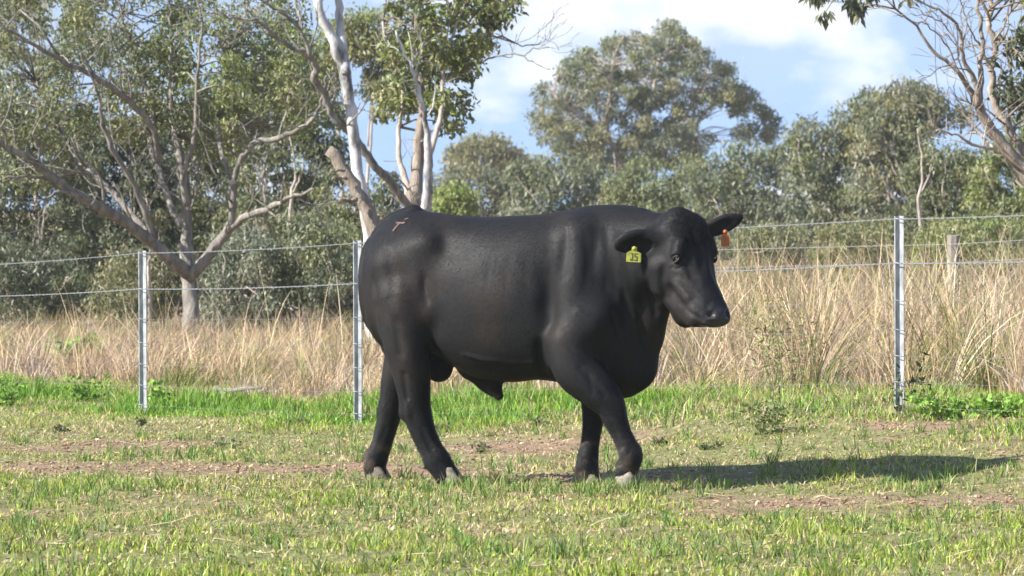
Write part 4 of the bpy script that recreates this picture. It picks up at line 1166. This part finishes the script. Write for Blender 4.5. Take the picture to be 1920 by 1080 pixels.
    T6 = [
        ([(2075, gpy(2075, Y), 46.8), (2050, 560, 40.6), (2010, 450, 35.9), (1960, 372, 31.2), (1920, 323, 27.3), (1880, 272, 23.4), (1848, 229, 21.1), (1829, 194, 17.2), (1812, 160, 10.1), (1802, 144, 8.6), (1782, 124, 7.0), (1747, 93, 6.2), (1720, 54, 4.7), (1681, 19, 3.9), (1660, -20, 3.1)], Y, -.5),
        ([(1832, 200, 12.5), (1829, 156, 10.9), (1806, 113, 7.8), (1802, 66, 6.2), (1782, 35, 5.5), (1728, 4, 3.9), (1700, -20, 3.1)], Y - .3, -.4),
        ([(1834, 205, 14.0), (1837, 171, 13.3), (1837, 124, 10.1), (1841, 70, 7.8), (1833, 23, 7.0), (1826, -40, 4.7)], Y - .2, .3),
        ([(1990, 385, 26.5), (1950, 320, 20.3), (1925, 290, 17.9), (1903, 260, 17.2), (1880, 226, 16.4), (1862, 187, 14.0), (1860, 136, 12.5), (1864, 78, 10.9), (1856, 50, 10.9), (1858, 0, 8.6), (1862, -50, 6.2)], Y + .3, .5),
        ([(1866, 285, 7.0), (1864, 280, 6.2), (1829, 272, 6.2), (1794, 253, 4.7), (1755, 243, 3.1)], Y - .2, -.5, bark_pale), ([(1862, 275, 4.7), (1838, 255, 3.9), (1815, 243, 2.3)], Y - .2, .3, bark_pale),
        ([(1805, 110, 3.9), (1780, 60, 3.1), (1740, 30, 2.3), (1700, 5, 1.6)], Y - .5, .2), ([(1800, 142, 3.1), (1770, 80, 3.1), (1725, 40, 2.3), (1690, 30, 1.6)], Y - .5, -.3), ([(1840, 90, 3.9), (1815, 50, 3.1), (1800, 0, 2.3), (1780, -30, 1.6)], Y, -.3),
        ([(1782, 122, 3.1), (1798, 100, 2.3), (1770, 60, 1.6)], Y - .4, -.3), ([(1862, 80, 4.7), (1885, 40, 3.9), (1900, 0, 3.1)], Y + .5, .3), ([(1900, 255, 6.2), (1890, 200, 4.7), (1895, 130, 3.9), (1905, 60, 3.1)], Y + .5, .5),
        ([(1858, 40, 6.2), (1800, -60, 6.2), (1700, -75, 4.7), (1600, -40, 3.9), (1570, -10, 2.3)], Y, -.6),
    ]
    tree('gum_tree', 'leaning gum tree with peeling brown bark at the right edge', foot(2075, Y), T6,
         [dict(poly=[(1880, 60), (1920, 40), (1990, 30), (1990, 240), (1900, 215), (1880, 180)], Y=Y + .8, depth=.6, n=30, r=.13, per=40, size=.10, pal=DARK),
          dict(poly=[(1515, -40), (1650, -40), (1640, 5), (1605, 28), (1548, 26), (1530, 0)], Y=Y - .5, depth=.3, n=16, r=.085, per=28, size=.095, pal=DARK, droop=1.2),
          dict(poly=[(1680, -30), (1730, -30), (1720, 8), (1695, 8)], Y=Y - .4, depth=.2, n=4, r=.08, per=20, size=.09, pal=DARK),
          dict(poly=[(1850, -90), (2060, -90), (2060, 10), (1930, 20), (1870, -10)], Y=Y + .3, depth=1., n=26, r=.22, per=50, size=.10, pal=GUM)], bark_brown, sub=80, sub_len=.6)
    # ---- tall domed gum in the middle distance
    Y = 150.0
    T4 = [
        ([(1192, gpy(1192, Y), 26), (1190, 400, 20), (1186, 330, 16), (1192, 280, 14), (1215, 220, 11), (1228, 160, 8), (1240, 90, 5)], Y, 0),
        ([(1190, 330, 12), (1150, 280, 10), (1135, 230, 8), (1145, 170, 6), (1150, 110, 4)], Y, -2), ([(1135, 240, 7), (1080, 210, 5), (1040, 180, 4)], Y - 1, -1), ([(1186, 320, 10), (1100, 300, 8), (1060, 270, 6), (1020, 230, 4)], Y, 1.5),
        ([(1200, 270, 10), (1270, 240, 8), (1300, 190, 6), (1330, 130, 4)], Y, -1.5), ([(1290, 290, 9), (1300, 240, 7), (1350, 190, 6), (1400, 190, 4), (1430, 230, 3)], Y, 1.5), ([(1192, 300, 10), (1270, 300, 9), (1296, 270, 8)], Y, .5),
        ([(1165, 370, 9), (1172, 395, 10), (1180, 425, 12)], Y - 3, 1)]
    tree('gum_tree', 'tall domed gum tree standing far off above the back of the bull', foot(1192, Y), T4,
         [dict(poly=[(988, 205), (1003, 170), (1042, 152), (1062, 108), (1110, 88), (1150, 74), (1190, 68), (1204, 38), (1240, 44), (1260, 36), (1288, 50), (1298, 78), (1320, 85), (1340, 110), (1368, 105), (1378, 142), (1400, 168), (1430, 192), (1450, 217), (1464, 235), (1448, 260), (1420, 266), (1385, 255), (1350, 245), (1330, 262), (1320, 290), (1250, 310), (1180, 315), (1100, 315), (1040, 295), (1010, 258)],
               Y=Y, depth=2.6, n=540, r=.33, per=105, size=.125, wid=.40, droop=.8, pal=OLIVE + GUM + GREY + GREY, holes=[(1345, 222, 26), (1318, 240, 18), (1215, 152, 14), (1270, 150, 10), (1165, 130, 10), (1110, 205, 10), (1255, 205, 12), (1160, 195, 10), (1300, 160, 9), (1060, 215, 9), (1420, 225, 12), (1390, 215, 12), (1130, 165, 9), (1200, 215, 10), (1085, 250, 10), (1240, 250, 10), (1290, 215, 10), (1190, 285, 14), (1330, 195, 10), (1140, 250, 9)])], bark_pale, sub=60, sub_len=2.0)
    # ---- rows of lower trees behind
    def back(label, poly, Y, n, pal, holes=(), r=None, per=80, size=None, trunk_w=9, depth=None, bark=bark_pale, group='trees of the wood behind the paddock', name='gum_tree', nst=3):
        poly = np.array(poly, float); x0, x1, y0, y1 = poly[:, 0].min(), poly[:, 0].max(), poly[:, 1].min(), poly[:, 1].max()
        mx = (x0 + x1) / 2; g = gpy(mx, Y); L_ = []
        k = Y / 100.
        for i in range(nst):
            bx = mx + rng.uniform(-.12, .12) * (x1 - x0); tx = x0 + (x1 - x0) * (i + .5 + rng.uniform(-.25, .25)) / nst
            ty = y0 + (y1 - y0) * rng.uniform(.30, .50)
            dY = -(depth or (x1 - x0) / FPX * Y * .35) * rng.uniform(.3, .95)
            L_.append(([(bx, g, trunk_w), (bx + (tx - bx) * .25, g + (ty - g) * .35, trunk_w * .8), (bx + (tx - bx) * .6 + rng.uniform(-8, 8), g + (ty - g) * .65, trunk_w * .55), (tx, ty, trunk_w * .25)], Y, dY))
            tx2 = tx + rng.uniform(-.2, .2) * (x1 - x0); mxx, mxy = bx + (tx - bx) * .6, g + (ty - g) * .6
            L_.append(([(mxx, mxy, trunk_w * .45), ((mxx + tx2) / 2 + rng.uniform(-6, 6), mxy + (ty - mxy) * .45, trunk_w * .32), (tx2, ty + rng.uniform(0, 25), trunk_w * .15)], Y + dY * .6, dY * .3))
        wm = (x1 - x0) / FPX * Y
        tree(name, label, foot(mx, Y), L_, [dict(poly=poly, Y=Y, depth=depth or wm * .35, n=int(n * 1.5), r=(r or .42 * k) * .80, per=int(per * 1.25), size=(size or .20 * k) * .58, wid=.38, droop=.8, pal=pal, holes=holes, tp=.35)], bark, group)
    back('dark-topped low tree seen far off between the pale stems and the tall domed gum', [(850, 280), (885, 260), (940, 264), (968, 285), (990, 302), (975, 330), (860, 330)], 190, 40, OLIVE, [(895, 296, 16), (920, 300, 10)], nst=2)
    back('olive tree just right of the pale stems above the bull\'s hips', [(812, 335), (840, 322), (880, 316), (925, 312), (960, 316), (985, 330), (985, 470), (812, 470)], 125, 90, GREY + OLIVE)
    back('grey-green tree above the middle of the bull\'s back', [(960, 312), (1000, 292), (1040, 296), (1090, 305), (1150, 318), (1180, 345), (1180, 470), (960, 470)], 115, 105, GREY + GUM)
    back('dense tree in front of the tall domed gum, above the bull\'s shoulder', [(1150, 330), (1200, 298), (1250, 302), (1300, 298), (1335, 310), (1345, 350), (1340, 480), (1150, 480)], 108, 100, GUM, holes=[(1190, 292, 10)])
    back('dense rounded tree right of the bull\'s head', [(1300, 320), (1330, 295), (1365, 282), (1420, 274), (1470, 282), (1500, 310), (1510, 380), (1500, 490), (1300, 490)], 98, 120, GUM + GREY)
    back('small yellow-green bush right above the bull\'s hips', [(818, 368), (838, 350), (868, 348), (886, 364), (882, 395), (850, 415), (822, 405)], 85, 30, BRIGHT, r=.30, name='bush', nst=2)
    back('broad gum with pale forked limbs, left of the nearer right-hand post', [(1482, 245), (1512, 228), (1558, 230), (1582, 194), (1608, 170), (1628, 154), (1650, 190), (1660, 260), (1655, 480), (1482, 490)], 92, 150, GUM + GREY, holes=[(1560, 330, 10)], trunk_w=12, nst=4)
    back('upright gum with an open hazy top, just above the right-hand steel post', [(1600, 220), (1640, 175), (1668, 165), (1692, 152), (1728, 158), (1748, 178), (1786, 188), (1812, 212), (1800, 240), (1765, 240), (1748, 280), (1755, 490), (1610, 490)], 88, 140, OLIVE + GREY, holes=[(1742, 265, 16)], trunk_w=11, nst=4)
    back('dark green tree under the dead branch of the leaning gum', [(1690, 320), (1730, 292), (1780, 276), (1830, 290), (1860, 330), (1870, 490), (1690, 490)], 70, 110, GUM + DARK, nst=4)
    back('bushy tree behind the trunk of the leaning gum', [(1830, 300), (1860, 255), (1890, 235), (1930, 205), (1990, 200), (2040, 260), (2040, 500), (1830, 500)], 66, 130, GUM + BRIGHT, nst=4)
    # ---- wood on the left, understory shade put into the darker leaf tints
    back('dark dense tree at the far left edge', [(-90, 190), (0, 200), (90, 210), (170, 240), (190, 400), (180, 620), (-90, 620)], 58, 260, DARK + GUM, nst=4, per=85)
    back('dark tree behind the long left limb of the spreading gum', [(120, 270), (190, 220), (270, 225), (320, 300), (330, 610), (120, 610)], 62, 230, DARK, holes=[(230, 405, 12), (205, 410, 8), (240, 290, 8)], nst=4, per=85)
    back('tree right behind the fork of the spreading gum', [(290, 210), (350, 160), (430, 190), (470, 300), (470, 600), (290, 600)], 66, 200, GUM + DARK, nst=4, per=80)
    back('tall leafy tree filling the gap between spreading gum and white trunk', [(420, 150), (470, 90), (540, 100), (600, 140), (640, 210), (650, 330), (640, 590), (430, 590)], 60, 210, GUM + DARK, nst=5, holes=[(455, 225, 10), (440, 215, 10)])
    back('yellowish crown behind the forked white trunk', [(600, 60), (650, 20), (710, 20), (740, 80), (730, 180), (690, 190), (680, 110), (620, 170), (590, 120)], 75, 60, OLIVE + BRIGHT, nst=2)
    back('dark thicket tree at the foot of the white gum', [(600, 330), (640, 310), (690, 340), (740, 330), (760, 400), (750, 590), (600, 590)], 56, 80, DARK + GUM, nst=3)
    back('sparse upper canopy behind the top left of the spreading gum', [(-60, -50), (180, -50), (230, 120), (200, 240), (80, 230), (-60, 220)], 72, 60, GUM + OLIVE, holes=holes1, nst=3)
    # shrubs under the trees
    for lab, poly, Y, n, pal in [
        ('grey-green shrub right of the spreading gum\'s trunk', [(385, 470), (430, 430), (480, 420), (520, 450), (530, 610), (385, 610)], 50, 70, GREY),
        ('leafy shrub behind the middle steel post', [(510, 440), (560, 400), (620, 410), (680, 440), (720, 470), (720, 610), (510, 610)], 50, 90, GREY + GUM),
        ('low shrub behind the left steel post', [(180, 500), (230, 470), (290, 480), (330, 520), (330, 600), (180, 600)], 51, 40, DARK + OLIVE),
        ('low dark shrub at the far left behind the grass', [(-60, 470), (20, 450), (100, 460), (170, 500), (170, 600), (-60, 600)], 52, 60, DARK),
        ('low grey shrub behind the dry grass right of the bull\'s head', [(1380, 440), (1430, 415), (1500, 420), (1540, 450), (1540, 540), (1380, 540)], 60, 60, GREY + GUM),
        ('olive shrub behind the right steel post', [(1530, 440), (1600, 410), (1680, 420), (1730, 450), (1730, 540), (1530, 540)], 58, 70, OLIVE + GUM),
        ('green shrub behind the weathered timber post', [(1720, 440), (1780, 405), (1850, 420), (1930, 400), (1990, 430), (1990, 560), (1720, 560)], 54, 80, GUM + BRIGHT)]:
        back(lab, poly, Y, n, pal, r=.24, per=75, size=.11, trunk_w=7, depth=1.0, name='shrub', group='shrubs along the edge of the wood', nst=3)
build_trees()

def build_weeds():
    stem_m = plain_mat('weed stem', (.16, .17, .07), .7)
    def weed(label, px, Y, wpx, hpx, n, size, pal, wid=.6, nst=7, group='weeds along the fence', lift=0.0):
        x0, _, z0 = foot(px, Y); root = empty('weed', (x0, Y, z0)); tag(root, label, 'plant', group)
        w_, h_ = wpx / FPX * Y / 2, hpx / FPX * Y
        lb = Builder()
        for k in range(nst):
            a = rng.uniform(0, 2*np.pi); r = w_ * rng.uniform(.2, 1)
            tip = np.array([x0 + math.cos(a) * r, Y + math.sin(a) * r * .7, z0 + h_ * rng.uniform(.55, 1.05)])
            b0 = np.array([x0 + math.cos(a) * r * .35, Y + math.sin(a) * r * .3, 0]); b0[2] = float(ground_z(b0[0], b0[1])) - .01
            q = resample([b0, (b0 + tip) / 2 + rng.normal(0, .02, 3), tip], 6); sb = Builder(); sb.tube(q, np.linspace(.004, .0015, 6), 5); link('stem', sb.mesh('stem'), root, stem_m)
            m = n // nst; t = rng.uniform(.2 + lift, 1, m)
            P = b0 + (tip - b0) * t[:, None] + rng.normal(0, 1, (m, 3)) * np.array([w_, w_ * .7, h_ * .5]) * .22
            P[:, 2] = np.maximum(P[:, 2], z0 + .01)
            lb.add(*leaves(P, size, palette(m, pal, np.ones(len(pal)), .2), -.1, wid))
        link('leaves', lb.mesh('leaves', False), root, grass_m)
    G1 = [(.20, .36, .05), (.26, .42, .07), (.15, .28, .05)]; G2 = [(.10, .14, .05), (.14, .175, .07), (.17, .18, .09)]; G3 = [(.06, .085, .03), (.09, .11, .045)]
    weed('dull green bushy weed in the grass below the bull\'s muzzle', 1440, 24.3, 130, 70, 300, .028, [(.15, .20, .06), (.2, .24, .09), (.24, .24, .12)])
    weed('bright green leafy weed just right of the right steel post', 1765, 24.35, 140, 52, 400, .032, G1, .75, 9)
    weed('bright green leafy weed at the right edge below the fence', 1880, 24.2, 130, 48, 330, .032, G1, .75, 9)
    weed('straggly dark weed growing up against the right steel post', 1700, 24.45, 70, 110, 60, .050, G3, .4, 4, lift=.3)
    weed('tall green weed in the dry grass right of the bull\'s muzzle', 1480, 26.6, 170, 190, 380, .04, [(.28, .28, .11), (.34, .31, .14)], .35, 9, lift=.2)
    weed('bright green leafy sprawl far left behind the dry grass', 150, 38.5, 120, 60, 300, .06, [(.20, .36, .05), (.26, .40, .08)], .7, 8, lift=.3)
    weed('green weed at the left edge below the fence', 15, 30.6, 80, 60, 200, .04, G1, .6, 7)
    weed('green weed beside the foot of the left steel post', 300, 30.2, 60, 50, 140, .04, G1, .6, 6)
    weed('green weed among dry tufts left of the left steel post', 150, 31.0, 110, 60, 220, .04, G1, .6, 7)
    for px, py, where in [(830, 806, 'between the bull\'s hind and front legs, farthest back'), (118, 812, 'at the left, nearest the left edge'), (560, 800, 'left of the bull\'s hind legs below the middle post'), (1015, 800, 'just left of the bull\'s front legs'), (1330, 812, 'just behind the bull\'s shadow, below its head'),
                          (1560, 838, 'behind the middle of the bull\'s shadow'), (420, 842, 'on the soil track between the two left posts'), (260, 800, 'just below the left steel post'), (1235, 850, 'just right of the bull\'s raised front foot'), (905, 848, 'under the belly of the bull')]:
        Y = 24.0
        for _ in range(12): Y = (CAM_H - foot(px, Y)[2]) * FPX / (py - HORIZON)
        weed('low dark weed rosette ' + where, px, Y, rng.uniform(30, 70), rng.uniform(10, 22), 60, .028, G2, .5, 6, 'low weeds in the worn paddock')
build_weeds()

def build_bits():
    b = Builder(); Y = 32.2
    p = [W(402, 714, Y), W(430, 710, Y - .1), W(462, 708, Y - .2), W(490, 713, Y - .3)]
    for q in p: q[2] = float(ground_z(q[0], q[1])) + .05 + .05 * rng.random()
    q = resample([(*a, r) for a, r in zip(p, (.022, .02, .016, .008))], 16); b.tube(q[:, :3], q[:, 3], 7, .06)
    tag(link('fallen_branch', b.mesh('fallen_branch'), None, bark_grey), 'grey fallen branch lying at the foot of the dry grass between the left posts', 'branch')
    for px, top, w0, Y, lab in ((279, 455, 9, 46, 'slim pale sapling stem right behind the left steel post'), (548, 330, 9, 54, 'slim upright sapling left of the middle steel post'), (1725, 330, 9, 60, 'slim pale sapling between the right steel post and the timber post')):
        root = empty('sapling', foot(px, Y)); tag(root, lab, 'tree')
        b = Builder(); limb(b, [(px, gpy(px, Y), w0), (px + 2, (gpy(px, Y) + top) / 2, w0 * .9), (px - 3, top + 40, w0 * .7), (px + 4, top, w0 * .5), (px - 6, top - 90, w0 * .3)], Y, 7)
        limb(b, [(px - 3, top + 40, w0 * .5), (px + 16, top, w0 * .35), (px + 24, top - 50, w0 * .2)], Y, 6)
        link('trunk', b.mesh('trunk'), root, bark_pale)
        c = Builder(); foliage(c, [W(px - 6, top - 90, Y), W(px + 24, top - 50, Y), W(px + 8, top - 30, Y)], .22, 40, .09, GUM); link('crown', c.mesh('crown', False), root, leaf_m)
build_bits()

def build_haze():
    bm = bmesh.new(); bmesh.ops.create_cube(bm, size=1)
    for v in bm.verts: v.co = Vector((v.co.x * 320, 105 + v.co.y * 240, 6.0 + v.co.z * 15))
    me = bpy.data.meshes.new('haze'); bm.to_mesh(me); bm.free()
    m = bpy.data.materials.new('thin summer haze'); m.use_nodes = True; nt = m.node_tree; nt.nodes.clear()
    out = nt.nodes.new('ShaderNodeOutputMaterial'); v = nt.nodes.new('ShaderNodeVolumePrincipled')
    v.inputs['Color'].default_value = (.86, .93, 1.0, 1); v.inputs['Density'].default_value = HAZE
    nt.links.new(v.outputs[0], out.inputs['Volume'])
    tag(link('haze', me, None, m), 'thin pale haze over the paddock and the wood', 'haze', kind='stuff')
HAZE = 0.0003
build_haze()
